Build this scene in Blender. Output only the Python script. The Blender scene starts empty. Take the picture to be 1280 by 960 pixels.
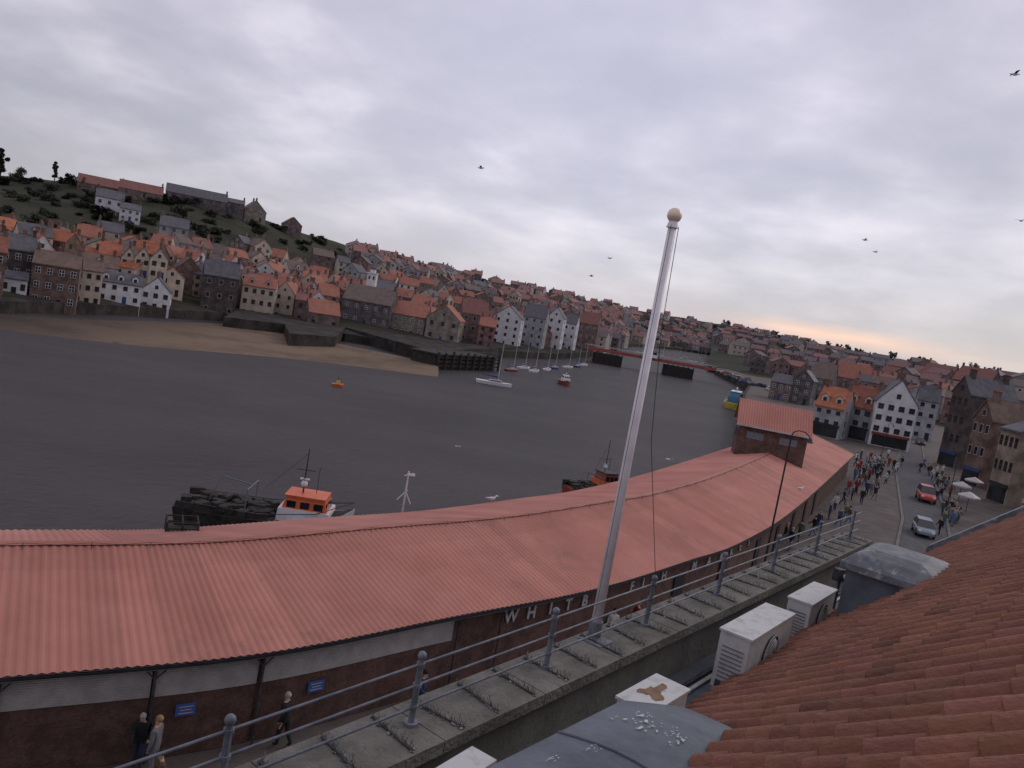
import bpy, math, random, bisect
from mathutils import Vector, Matrix, noise
random.seed(7)
R=math.radians
S=bpy.context.scene; COL=S.collection
S.view_settings.view_transform='Standard'; S.view_settings.look='None'; S.view_settings.exposure=0
# ---------------- camera
CH=15.0; F=1000.0; PT=R(5.5); RO=R(10)
cp,sp,cr,sr=math.cos(PT),math.sin(PT),math.cos(RO),math.sin(RO)
fw=Vector((0,cp,-sp)); r0=Vector((1,0,0)); u0=Vector((0,sp,cp))
rt=r0*cr+u0*sr; up=-r0*sr+u0*cr
cam=bpy.data.cameras.new('camera'); co=bpy.data.objects.new('camera',cam); COL.objects.link(co)
m=Matrix((rt,up,-fw)).transposed().to_4x4(); m.translation=Vector((0,0,CH)); co.matrix_world=m
cam.sensor_width=36; cam.lens=36*F/1280; cam.clip_start=.1; cam.clip_end=9000; S.camera=co
def ray(px,py): return fw+rt*((px-640)/F)+up*((480-py)/F)
def P(px,py,z=None,Y=None):
    d=ray(px,py); t=(z-CH)/d.z if Y is None else Y/d.y
    return Vector((0,0,CH))+d*t
def proj(v):
    w=Vector(v)-Vector((0,0,CH)); D=w.dot(fw); return (640+F*w.dot(rt)/D,480-F*w.dot(up)/D)
def interp(pts,x,k=1):
    if x<=pts[0][0]: return pts[0][k]
    for a,b in zip(pts,pts[1:]):
        if x<=b[0]:
            t=(x-a[0])/(b[0]-a[0]+1e-9); return a[k]+(b[k]-a[k])*t
    return pts[-1][k]
# ---------------- materials
def M(name,col,rough=.8,var=.25,scale=1.5,bump=0,bscale=12,metal=0,tint=0,col2=None,spec=.3,mixp=(.4,.6),brick=None,xr=None,stain=None):
    mt=bpy.data.materials.new(name); mt.use_nodes=True; nt=mt.node_tree; N=nt.nodes; L=nt.links
    b=N['Principled BSDF']; b.inputs['Roughness'].default_value=rough; b.inputs['Metallic'].default_value=metal
    b.inputs['Specular IOR Level'].default_value=spec
    tc=N.new('ShaderNodeTexCoord'); nz=N.new('ShaderNodeTexNoise'); nz.inputs['Scale'].default_value=scale; nz.inputs['Detail'].default_value=8; nz.inputs['Roughness'].default_value=.65
    L.new(tc.outputs['Object'],nz.inputs['Vector'])
    rp=N.new('ShaderNodeValToRGB'); L.new(nz.outputs['Fac'],rp.inputs['Fac'])
    c1=[c*(1-var) for c in col]; c2=[min(1,c*(1+var)) for c in col] if col2 is None else col2
    if col2 is not None: c1=col
    rp.color_ramp.elements[0].position=mixp[0]; rp.color_ramp.elements[1].position=mixp[1]
    rp.color_ramp.elements[0].color=(*c1,1); rp.color_ramp.elements[1].color=(*c2,1)
    out=rp.outputs['Color']
    def mul(out,src,fac=1,bt='MULTIPLY'):
        mx=N.new('ShaderNodeMix'); mx.data_type='RGBA'; mx.blend_type=bt
        if isinstance(fac,(int,float)): mx.inputs[0].default_value=fac
        else: L.new(fac,mx.inputs[0])
        L.new(out,mx.inputs[6])
        if isinstance(src,tuple): mx.inputs[7].default_value=src
        else: L.new(src,mx.inputs[7])
        return mx.outputs[2]
    if stain:
        n3=N.new('ShaderNodeTexNoise'); n3.inputs['Scale'].default_value=stain[0]; n3.inputs['Detail'].default_value=10; n3.inputs['Roughness'].default_value=.75; L.new(tc.outputs['Object'],n3.inputs['Vector'])
        r3=N.new('ShaderNodeValToRGB'); r3.color_ramp.elements[0].position=stain[1]; r3.color_ramp.elements[1].position=stain[1]+.12; L.new(n3.outputs['Fac'],r3.inputs['Fac'])
        out=mul(out,(*stain[2],1),r3.outputs['Color'],'MIX')
    if xr:
        sx=N.new('ShaderNodeSeparateXYZ'); L.new(tc.outputs['Object'],sx.inputs[0]); mr=N.new('ShaderNodeMapRange'); mr.inputs['From Min'].default_value=xr[0]; mr.inputs['From Max'].default_value=xr[1]; mr.inputs['To Min'].default_value=.95; mr.inputs['To Max'].default_value=0
        L.new(sx.outputs[0],mr.inputs[0]); out=mul(out,(*xr[2],1),mr.outputs[0],'MIX')
    if brick:
        sx=N.new('ShaderNodeSeparateXYZ'); L.new(tc.outputs['Object'],sx.inputs[0]); ad=N.new('ShaderNodeMath'); ad.operation='ADD'
        L.new(sx.outputs[0],ad.inputs[0]); L.new(sx.outputs[1],ad.inputs[1]); cb=N.new('ShaderNodeCombineXYZ'); L.new(ad.outputs[0],cb.inputs[0]); L.new(sx.outputs[2],cb.inputs[1])
        bt=N.new('ShaderNodeTexBrick'); bt.inputs['Scale'].default_value=brick; L.new(cb.outputs[0],bt.inputs['Vector'])
        bt.inputs['Color1'].default_value=(1,1,1,1); bt.inputs['Color2'].default_value=(.62,.62,.62,1); bt.inputs['Mortar'].default_value=(1.3,1.35,1.35,1); bt.inputs['Mortar Size'].default_value=.015
        out=mul(out,bt.outputs['Color'])
    if tint:
        at=N.new('ShaderNodeAttribute'); at.attribute_name='tint'; out=mul(out,at.outputs['Color'],tint)
    L.new(out,b.inputs['Base Color'])
    if bump:
        n2=N.new('ShaderNodeTexNoise'); n2.inputs['Scale'].default_value=bscale; n2.inputs['Detail'].default_value=6; L.new(tc.outputs['Object'],n2.inputs['Vector'])
        bp=N.new('ShaderNodeBump'); bp.inputs['Strength'].default_value=bump; bp.inputs['Distance'].default_value=.05; L.new(n2.outputs['Fac'],bp.inputs['Height']); L.new(bp.outputs[0],b.inputs['Normal'])
    return mt
mt={}
mt['market_roof']=M('salmon_roof',(.42,.165,.125),.65,scale=.3,tint=1,col2=(.51,.22,.17),bump=.1,bscale=4,stain=(.22,.56,(.33,.155,.12)),mixp=(.35,.65))
mt['clay']=M('clay_tile',(.17,.068,.043),.85,scale=1.6,tint=1,col2=(.24,.1,.064),bump=.5,bscale=25,mixp=(.35,.65),stain=(2.5,.6,(.125,.08,.062)))
mt['lead']=M('lead_sheet',(.075,.09,.11),.5,scale=1.3,col2=(.125,.145,.17),bump=.3,bscale=6,stain=(3,.62,(.18,.195,.21)))
mt['leadworn']=M('worn_lead_sheet',(.1,.11,.125),.6,scale=2.5,col2=(.19,.2,.215),bump=.4,bscale=6,stain=(4,.55,(.46,.46,.46)))
mt['concrete']=M('weathered_concrete',(.085,.08,.068),.9,scale=2.2,col2=(.2,.188,.165),bump=.6,bscale=18,mixp=(.3,.65),stain=(5,.6,(.055,.053,.042)))
mt['render']=M('grey_render',(.13,.125,.11),.9,scale=1.2,col2=(.19,.18,.16),bump=.3,bscale=14,stain=(1.6,.58,(.09,.09,.075)))
mt['brick']=M('red_brick',(.11,.06,.05),.9,var=.25,scale=1.5,brick=4.5,bump=.2)
mt['hutbrick']=M('hut_brick',(.13,.072,.06),.9,var=.25,scale=1.5,brick=4.5)
mt['cream_metal']=M('cream_shutter',(.42,.395,.385),.5,var=.12,scale=2)
mt['letterwhite']=M('faded_white_lettering',(.42,.41,.41),.6,var=.15,scale=4)
mt['white']=M('white_paint',(.68,.67,.68),.45,var=.06,scale=3)
mt['polewhite']=M('white_pole_paint',(.76,.72,.74),.35,var=.05,scale=5)
mt['acwhite']=M('dirty_white_casing',(.36,.36,.35),.6,scale=5,col2=(.54,.54,.53),mixp=(.3,.5),bump=.05)
mt['stain']=M('brown_stain',(.2,.13,.08),.9,scale=8)
mt['dropping']=M('bird_dropping',(.5,.5,.48),.9,scale=8)
mt['spike']=M('soiled_spikes',(.06,.055,.05),.9,scale=30,col2=(.38,.37,.34),mixp=(.45,.58))
mt['railgrey']=M('grey_railing_paint',(.11,.125,.15),.5,scale=6,col2=(.19,.2,.23),bump=.1)
mt['gold']=M('gilded_ball',(.85,.7,.55),.4,var=.1,metal=.2)
mt['dark']=M('dark_paint',(.02,.02,.024),.5,scale=5)
mt['darksteel']=M('dark_steel',(.05,.05,.055),.6,scale=5,var=.4)
mt['glass']=M('dark_glass',(.018,.02,.026),.12,var=.3,scale=.7,spec=.7)
mt['blue']=M('blue_sign',(.06,.11,.33),.5,var=.1)
mt['red']=M('red_paint',(.42,.05,.035),.4,var=.1)
mt['bridgered']=M('faded_bridge_red',(.3,.065,.055),.6,var=.2,scale=.3)
mt['orange']=M('orange_paint',(.62,.13,.045),.45,var=.12)
mt['carred']=M('red_car_paint',(.42,.075,.045),.3,var=.08)
mt['yellow']=M('yellow_paint',(.5,.42,.08),.45,var=.12)
mt['navy']=M('navy_paint',(.03,.06,.18),.45,var=.12)
mt['darkred']=M('dark_red_paint',(.22,.055,.035),.45,var=.12)
mt['teal']=M('teal_paint',(.06,.17,.26),.45,var=.12)
mt['silver']=M('silver_paint',(.2,.24,.28),.3,var=.08,metal=.2)
mt['rubber']=M('rubber',(.015,.015,.015),.9)
mt['asphalt']=M('asphalt',(.06,.06,.065),.85,scale=1,col2=(.09,.085,.09),bump=.3,bscale=40)
mt['setts']=M('stone_setts',(.078,.064,.058),.85,scale=.4,col2=(.12,.097,.088),bump=.4,bscale=9)
mt['kerb']=M('kerb_stone',(.14,.13,.12),.85,scale=2)
mt['quaystone']=M('quay_stone',(.03,.027,.026),.95,scale=.25,col2=(.068,.058,.052),bump=.5,bscale=1,spec=.1)
mt['timber']=M('wet_timber',(.022,.02,.018),.9,scale=2,col2=(.055,.047,.042))
mt['hill']=M('hill_grass',(.026,.03,.02),.95,scale=.035,col2=(.062,.06,.042),bump=1,bscale=.4,mixp=(.35,.65),spec=.1)
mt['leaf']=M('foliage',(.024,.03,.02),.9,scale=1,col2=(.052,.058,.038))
mt['leafd']=M('foliage_distant',(.05,.055,.048),.9,scale=1,col2=(.08,.085,.072))  # foliage copy made paler and greyer, distance haze painted into its colour
mt['bark']=M('bark',(.05,.038,.03),.9)
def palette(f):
    def c(*k): return tuple(a*1.15*(1-f)+b*f for a,b in zip(k,(.19,.175,.2)))  # f blends grey-lilac distance haze into the wall and roof colours
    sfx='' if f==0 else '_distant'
    hw={'brown brick':M('brown_brick'+sfx,c(.13,.085,.07),.9,var=.35,scale=.5),
     'dark brick':M('dark_brick'+sfx,c(.07,.055,.052),.9,var=.35,scale=.5),
     'sandstone':M('house_stone'+sfx,c(.2,.165,.13),.9,var=.3,scale=.5),
     'cream':M('cream_render'+sfx,c(.46,.385,.3),.85,var=.14,scale=.5),
     'white':M('white_render'+sfx,c(.53,.52,.53),.8,var=.12,scale=.5),
     'grey':M('grey_house_render'+sfx,c(.26,.26,.27),.85,var=.2,scale=.5),
     'red brick':M('red_house_brick'+sfx,c(.17,.085,.065),.9,var=.3,scale=.5)}
    hr={'orange':M('orange_pantile'+sfx,c(.25,.085,.048),.85,scale=.8,col2=c(.36,.13,.075),mixp=(.35,.6),bump=.3,bscale=6,stain=(.5,.58,c(.15,.08,.055))),
     'rust red':M('rust_pantile'+sfx,c(.16,.06,.044),.85,scale=.8,col2=c(.23,.09,.062),mixp=(.35,.6),bump=.3,bscale=6),
     'slate':M('slate'+sfx,c(.07,.068,.077),.7,scale=.8,col2=c(.105,.1,.11)),
     'brown':M('brown_tile'+sfx,c(.11,.077,.062),.85,scale=.8,col2=c(.16,.11,.085))}
    return hw,hr
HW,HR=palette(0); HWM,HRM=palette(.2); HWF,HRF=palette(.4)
for k_ in list(HWM): HWM[k_].name=HWM[k_].name.split('_distant')[0]+'_half_hazed'
for k_ in list(HRM): HRM[k_].name=HRM[k_].name.split('_distant')[0]+'_half_hazed'
# ---------------- mesh builder
class MB:
    def __init__(s): s.v=[];s.f=[];s.m=[];s.t=[];s.mi=0;s.tv=1.0
    def add(s,vs,fs):
        o=len(s.v); s.v+= [Vector(v) for v in vs]
        for f in fs: s.f.append([i+o for i in f]); s.m.append(s.mi); s.t.append(s.tv)
        return s
    def box(s,c,d,rz=0,top=1.0,topy=None):
        ty=top if topy is None else topy
        x,y,z=d[0]/2,d[1]/2,d[2]/2; r=Matrix.Rotation(rz,3,'Z'); c=Vector(c)
        vs=[(-x,-y,-z),(x,-y,-z),(x,y,-z),(-x,y,-z),(-x*top,-y*ty,z),(x*top,-y*ty,z),(x*top,y*ty,z),(-x*top,y*ty,z)]
        return s.add([c+r@Vector(v) for v in vs],[(3,2,1,0),(4,5,6,7),(0,1,5,4),(1,2,6,5),(2,3,7,6),(3,0,4,7)])
    def prism(s,poly,z0,z1):
        n=len(poly); vs=[(p[0],p[1],z0) for p in poly]+[(p[0],p[1],z1) for p in poly]
        return s.add(vs,[list(range(n))[::-1],list(range(n,2*n))]+[(i,(i+1)%n,(i+1)%n+n,i+n) for i in range(n)])
    def tube(s,a,b,r,r2=None,n=8):
        r2=r if r2 is None else r2; a=Vector(a);b=Vector(b); d=(b-a).normalized()
        x=d.orthogonal().normalized(); y=d.cross(x)
        vs=[];
        for p,q in ((a,r),(b,r2)):
            vs+=[p+(x*math.cos(i*math.tau/n)+y*math.sin(i*math.tau/n))*q for i in range(n)]
        return s.add(vs,[(i,(i+1)%n,(i+1)%n+n,i+n) for i in range(n)]+[list(range(n))[::-1],list(range(n,2*n))])
    def path(s,pts,r,n=6):
        for a,b in zip(pts,pts[1:]): s.tube(a,b,r,n=n)
        return s
    def sph(s,c,r,n=10,k=6,sc=(1,1,1)):
        vs=[];fs=[];c=Vector(c)
        for j in range(k+1):
            th=math.pi*j/k
            for i in range(n):
                a=math.tau*i/n; vs.append(c+Vector((r*sc[0]*math.sin(th)*math.cos(a),r*sc[1]*math.sin(th)*math.sin(a),r*sc[2]*math.cos(th))))
        for j in range(k):
            for i in range(n): fs.append((j*n+i,(j+1)*n+i,(j+1)*n+(i+1)%n,j*n+(i+1)%n))
        return s.add(vs,fs)
    def loft(s,rings,cap=True,close=True):
        n=len(rings[0]); vs=[p for r in rings for p in r]; fs=[]
        for j in range(len(rings)-1):
            for i in range(n if close else n-1): fs.append((j*n+i,j*n+(i+1)%n,(j+1)*n+(i+1)%n,(j+1)*n+i))
        if cap: fs+= [list(range(n))[::-1],list(range((len(rings)-1)*n,len(rings)*n))]
        return s.add(vs,fs)
    def mesh(s,name,mats,off=(0,0,0),smooth=False,tint=False):
        me=bpy.data.meshes.new(name); o=Vector(off)
        me.from_pydata([v-o for v in s.v],[],s.f)
        for q in (mats if isinstance(mats,(list,tuple)) else [mats]): me.materials.append(q)
        me.polygons.foreach_set('material_index',s.m)
        if smooth: me.polygons.foreach_set('use_smooth',[True]*len(s.f))
        if tint:
            at=me.attributes.new('tint','FLOAT_COLOR','FACE')
            buf=[]
            for t in s.t: buf+=([t,t,t,1] if not isinstance(t,tuple) else [*t,1])
            at.data.foreach_set('color',buf)
        me.update(); return me
    def build(s,name,mats,parent=None,**k):
        return put(name,s.mesh(name,mats,**k),parent)
def put(name,me,parent=None,loc=(0,0,0),rz=0,sc=None):
    o=bpy.data.objects.new(name,me); COL.objects.link(o); o.parent=parent; o.location=loc; o.rotation_euler=(0,0,rz)
    if sc: o.scale=sc
    return o
def tag(o,label,cat,group=None):
    o['label']=label; o['category']=cat
    if group: o['group']=group
    return o
def thing(name,label,cat,loc=(0,0,0),rz=0,group=None):
    return tag(put(name,None,None,loc,rz),label,cat,group)
def struct(o): o['kind']='structure'; return o
def dup(o,loc,rz,label,group=None,sc=None):
    r=o.copy(); COL.objects.link(r); r.location=loc; r.rotation_euler=(0,0,rz); r['label']=label
    if group: r['group']=group
    if sc: r.scale=(sc,)*3
    for c in list(o.children):
        d=c.copy(); COL.objects.link(d); d.parent=r
        for g in list(c.children):
            e=g.copy(); COL.objects.link(e); e.parent=d
    return r
ORD=['zeroth','first','second','third','fourth','fifth','sixth','seventh','eighth','ninth','tenth','eleventh','twelfth','thirteenth','fourteenth','fifteenth','sixteenth','seventeenth','eighteenth','nineteenth']
def ordn(n):
    if n<20: return ORD[n]
    tens={2:'twenty',3:'thirty',4:'forty',5:'fifty',6:'sixty',7:'seventy',8:'eighty',9:'ninety'}
    if n%10==0: return {2:'twentieth',3:'thirtieth',4:'fortieth',5:'fiftieth',6:'sixtieth',7:'seventieth',8:'eightieth',9:'ninetieth'}[n//10]
    return tens[n//10]+'-'+ORD[n%10]
# ---------------- world
w=bpy.data.worlds.new('World'); S.world=w; w.use_nodes=True; nt=w.node_tree; N=nt.nodes; L=nt.links
N.clear(); out=N.new('ShaderNodeOutputWorld')
def nd(t,**k):
    n=N.new(t)
    for a,b in k.items(): setattr(n,a,b)
    return n
def mth(op,a,b=None,c=None,clamp=False):
    n=nd('ShaderNodeMath',operation=op); n.use_clamp=clamp
    for i,q in enumerate((a,b,c)):
        if q is None: continue
        if isinstance(q,(int,float)): n.inputs[i].default_value=q
        else: L.new(q,n.inputs[i])
    return n.outputs[0]
sky=nd('ShaderNodeTexSky',sky_type='NISHITA'); sky.sun_disc=False; sky.sun_elevation=R(32); sky.sun_rotation=R(55)
b1=nd('ShaderNodeBackground'); b1.inputs[1].default_value=.02; L.new(sky.outputs[0],b1.inputs[0])
tc=nd('ShaderNodeTexCoord'); sx=nd('ShaderNodeSeparateXYZ'); L.new(tc.outputs['Generated'],sx.inputs[0])
zz=mth('MAXIMUM',sx.outputs[2],0); zd=mth('ADD',zz,.24)
cx=mth('DIVIDE',sx.outputs[0],zd); cy=mth('DIVIDE',sx.outputs[1],zd)
cb=nd('ShaderNodeCombineXYZ'); L.new(cx,cb.inputs[0]); L.new(cy,cb.inputs[1])
def nz(scale,detail,rough,off=0,dist=.2):
    mp=nd('ShaderNodeMapping'); mp.inputs['Location'].default_value=(off,off*.7,0); mp.inputs['Rotation'].default_value=(0,0,.2); mp.inputs['Scale'].default_value=(1.05,1.0,1)
    L.new(cb.outputs[0],mp.inputs[0]); n=nd('ShaderNodeTexNoise'); n.inputs['Scale'].default_value=scale; n.inputs['Detail'].default_value=detail; n.inputs['Roughness'].default_value=rough; n.inputs['Distortion'].default_value=dist
    L.new(mp.outputs[0],n.inputs['Vector']); return n.outputs['Fac']
n1=nz(.9,3,.5,3.1,.1); n2=nz(2.6,7,.52,7.7,.1)
mixn=mth('ADD',mth('MULTIPLY',n1,.5),mth('MULTIPLY',n2,.5))
rp=nd('ShaderNodeValToRGB'); rp.color_ramp.interpolation='B_SPLINE'; L.new(mixn,rp.inputs[0]); e=rp.color_ramp.elements
e[0].position=.32; e[0].color=(.30,.287,.352,1); e[1].position=.70; e[1].color=(.68,.625,.68,1)
k=e.new(.45); k.color=(.355,.338,.402,1); k=e.new(.55); k.color=(.44,.413,.475,1)
hz=mth('MULTIPLY',mth('SUBTRACT',1,mth('DIVIDE',zz,.16),clamp=True),.72)
mh=nd('ShaderNodeMix',data_type='RGBA'); L.new(hz,mh.inputs[0]); L.new(rp.outputs[0],mh.inputs[6]); mh.inputs[7].default_value=(.40,.38,.435,1)
el=mth('MULTIPLY',zz,1.7,clamp=True)
pd_=ray(690,70).normalized(); dt0=nd('ShaderNodeVectorMath',operation='DOT_PRODUCT'); L.new(tc.outputs['Generated'],dt0.inputs[0]); dt0.inputs[1].default_value=pd_
pb=mth('POWER',mth('MAXIMUM',dt0.outputs['Value'],0),12)
gn=mth('ADD',mth('ADD',mth('MULTIPLY',el,.25),.78),mth('MULTIPLY',pb,.42))
sc=nd('ShaderNodeVectorMath',operation='SCALE'); L.new(mh.outputs[2],sc.inputs[0]); L.new(gn,sc.inputs['Scale'])
gd=ray(1045,422).normalized()
dt=nd('ShaderNodeVectorMath',operation='DOT_PRODUCT'); L.new(tc.outputs['Generated'],dt.inputs[0]); dt.inputs[1].default_value=gd
g1=mth('POWER',mth('MAXIMUM',dt.outputs['Value'],0),200)
g2=mth('SUBTRACT',1,mth('DIVIDE',mth('ABSOLUTE',mth('SUBTRACT',sx.outputs[2],.031)),.014),clamp=True)
g3=mth('MULTIPLY',mth('MULTIPLY',g1,g2),mth('ADD',n2,.1),clamp=True)
mx=nd('ShaderNodeMix',data_type='RGBA'); L.new(g3,mx.inputs[0]); L.new(sc.outputs[0],mx.inputs[6]); mx.inputs[7].default_value=(.95,.55,.38,1)
b2=nd('ShaderNodeBackground'); b2.inputs[1].default_value=1.22; L.new(mx.outputs[2],b2.inputs[0])
ad=nd('ShaderNodeAddShader'); L.new(b1.outputs[0],ad.inputs[0]); L.new(b2.outputs[0],ad.inputs[1]); L.new(ad.outputs[0],out.inputs[0])
sl=bpy.data.lights.new('sun','SUN'); sl.energy=.7; sl.angle=R(25); sl.color=(1,.93,.86)
so=bpy.data.objects.new('sun',sl); COL.objects.link(so)
sd=Vector((math.sin(R(55))*math.cos(R(32)),math.cos(R(55))*math.cos(R(32)),math.sin(R(32))))
so.rotation_euler=sd.to_track_quat('Z','Y').to_euler()
# ---------------- water
wm=bpy.data.materials.new('harbour_water'); wm.use_nodes=True; nt2=wm.node_tree; n_=nt2.nodes; l_=nt2.links; n_.clear()
o_=n_.new('ShaderNodeOutputMaterial'); df=n_.new('ShaderNodeBsdfDiffuse'); gl=n_.new('ShaderNodeBsdfGlossy'); gl.inputs['Roughness'].default_value=.16; gl.inputs['Color'].default_value=(.76,.74,.75,1)
ms=n_.new('ShaderNodeMixShader'); fr=n_.new('ShaderNodeLayerWeight'); fr.inputs['Blend'].default_value=.12
mr=n_.new('ShaderNodeMapRange'); mr.inputs['To Min'].default_value=.04; mr.inputs['To Max'].default_value=.26
tc2=n_.new('ShaderNodeTexCoord'); mp=n_.new('ShaderNodeMapping'); mp.inputs['Scale'].default_value=(.8,1.5,1); l_.new(tc2.outputs['Object'],mp.inputs[0])
na=n_.new('ShaderNodeTexNoise'); na.inputs['Scale'].default_value=1.1; na.inputs['Detail'].default_value=8; na.inputs['Roughness'].default_value=.65; l_.new(mp.outputs[0],na.inputs['Vector'])
nb=n_.new('ShaderNodeTexNoise'); nb.inputs['Scale'].default_value=.03; nb.inputs['Detail'].default_value=9; nb.inputs['Roughness'].default_value=.7; l_.new(mp.outputs[0],nb.inputs['Vector'])
rw=n_.new('ShaderNodeValToRGB'); rw.color_ramp.elements[0].position=.35; rw.color_ramp.elements[0].color=(.055,.05,.05,1); rw.color_ramp.elements[1].position=.65; rw.color_ramp.elements[1].color=(.077,.07,.07,1)
l_.new(nb.outputs['Fac'],rw.inputs[0]); l_.new(rw.outputs[0],df.inputs['Color'])
bp=n_.new('ShaderNodeBump'); bp.inputs['Strength'].default_value=1; bp.inputs['Distance'].default_value=.35; l_.new(na.outputs['Fac'],bp.inputs['Height'])
for q in (df,gl): l_.new(bp.outputs[0],q.inputs['Normal'])
l_.new(fr.outputs['Facing'],mr.inputs[0]); l_.new(mr.outputs[0],ms.inputs[0]); l_.new(df.outputs[0],ms.inputs[1]); l_.new(gl.outputs[0],ms.inputs[2]); l_.new(ms.outputs[0],o_.inputs[0])
WZ=-4.0
struct(MB().add([(-5000,-300,WZ),(5000,-300,WZ),(5000,6000,WZ),(-5000,6000,WZ)],[(0,1,2,3)]).build('water',wm))
# ---------------- east land
def uy(px,py,z): v=P(px,py,z); return (v.x/v.y,v.y)
def uof(px,py): v=ray(px,py); return v.x/v.y
shore=[uy(*q,WZ) for q in ((-350,330),(-150,368),(0,392),(230,399),(350,406),(430,427),(520,440),(560,442),(600,446),(660,448),(700,449),(735,446),(760,440),(790,433),(850,438),(900,446))]
shore.sort()
ridge=[]
for px,py,Y in ((-350,180,380),(0,219,380),(100,229,385),(200,243,395),(300,264,430),(375,290,480),(460,314,560),(520,331,640),(600,348,780),(700,368,1000),(760,382,1200),(880,402,1500),(960,415,1800)):
    v=P(px,py,Y=Y); ridge.append((v.x/Y,Y,v.z))
EZ=-1.6
def zE(X,Y):
    u=X/Y; Y0=interp(shore,u); Y2=interp(ridge,u,1); z2=interp(ridge,u,2)
    t=max(0,min(1,(Y-Y0)/max(30,Y2-Y0)))
    z=EZ+(z2-EZ)*(t**1.25)
    z+=noise.noise(Vector((X*.03,Y*.03,0)))*3*min(1,t*4)*(1-t*.7)
    return z
mb=MB(); us=[shore[0][0]+i*(ridge[-1][0]-shore[0][0])/220 for i in range(221)]; NR=46
for u in us:
    Y0=interp(shore,u); Y2=interp(ridge,u,1)
    for j in range(NR):
        if j==0: mb.v.append(Vector((u*Y0,Y0,WZ-2)))
        else:
            t=(j-1)/(NR-4); Y=Y0+(Y2-Y0)*t if j<NR-2 else Y2*(1.25 if j==NR-2 else 3)
            z=zE(u*Y,Y) if j>1 else EZ
            if j>=NR-2: z=interp(ridge,u,2)-(1 if j==NR-2 else 8)
            mb.v.append(Vector((u*Y,Y,z)))
for i in range(len(us)-1):
    for j in range(NR-1):
        a=i*NR+j; mb.f.append((a,a+NR,a+NR+1,a+1)); mb.m.append(1 if j<=1 else 0); mb.t.append(1)
struct(mb.build('hillside',[mt['hill'],mt['quaystone']],smooth=False))
# beach
bm_=M('beach_sand',(.13,.093,.068),.9,scale=.07,col2=(.2,.145,.105),bump=.4,bscale=.8,mixp=(.35,.55),xr=(-98,-66,(.042,.036,.034)),stain=(.12,.58,(.085,.065,.05)),spec=.05)
bup=[P(x,y,-3.1) for x,y in ((-100,383),(0,397),(100,402),(180,404),(280,406),(350,412),(420,432),(480,443),(530,454),(548,460))]
blo=[P(x,y,-4.03) for x,y in ((-100,396),(0,413),(100,426),(180,436),(250,443),(340,450),(430,458),(490,465),(530,470),(548,471))]
mb=MB(); rows=[]
for a,b in zip(bup,blo):
    rows.append([Vector((a.x*1.02,a.y*1.02,-3.0)),a,a.lerp(b,.5)+Vector((0,0,.12)),b,Vector((b.x*.97,b.y*.97,-4.6))])
mb.loft(rows,cap=False,close=False); bo=mb.build('beach',bm_,smooth=True); struct(bo)
md=bo.modifiers.new('s','SUBSURF'); md.levels=3; md.render_levels=3
# stone pier
pp=[P(x,y,-.6) for x,y in ((280,396),(356,405),(362,417),(420,421),(432,409),(548,441),(560,438),(690,432),(700,420),(560,415),(440,392),(300,386))]
mb=MB(); mb.prism([(p.x,p.y) for p in pp],-6,-.6)
tag(mb.build('stone_pier',mt['quaystone']),'dark stone harbour pier wall curving out past the sandy beach','pier')
a=P(546,443,-.2); b=P(622,447,-.2); t=thing('timber_jetty','dark timber jetty on tall piles at the end of the stone pier','jetty',(a.x,a.y,WZ),math.atan2(b.y-a.y,b.x-a.x))
Lj=(b-a).length
MB().box((Lj/2,4,3.8),(Lj,9,.4)).build('deck',mt['timber'],t)
for i in range(10):
    MB().tube((i*Lj/9,-.7,-1),(i*Lj/9,-.7,4.2+random.random()*.9),.3).build('pile',mt['timber'],t)
for z in (1,2.1,3.1): MB().box((Lj/2,-.35,z),(Lj,.25,.35)).build('cross_beam',mt['timber'],t)
MB().box((Lj/2,4,1.4),(Lj*.98,7.4,4.4)).build('core',mt['timber'],t)
mb=MB(); mb.tube((0,0,5),(Lj,0,5),.07)
for i in range(9): mb.tube((i*Lj/8,0,4),(i*Lj/8,0,5),.07)
mb.build('handrail',mt['darksteel'],t)
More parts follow.
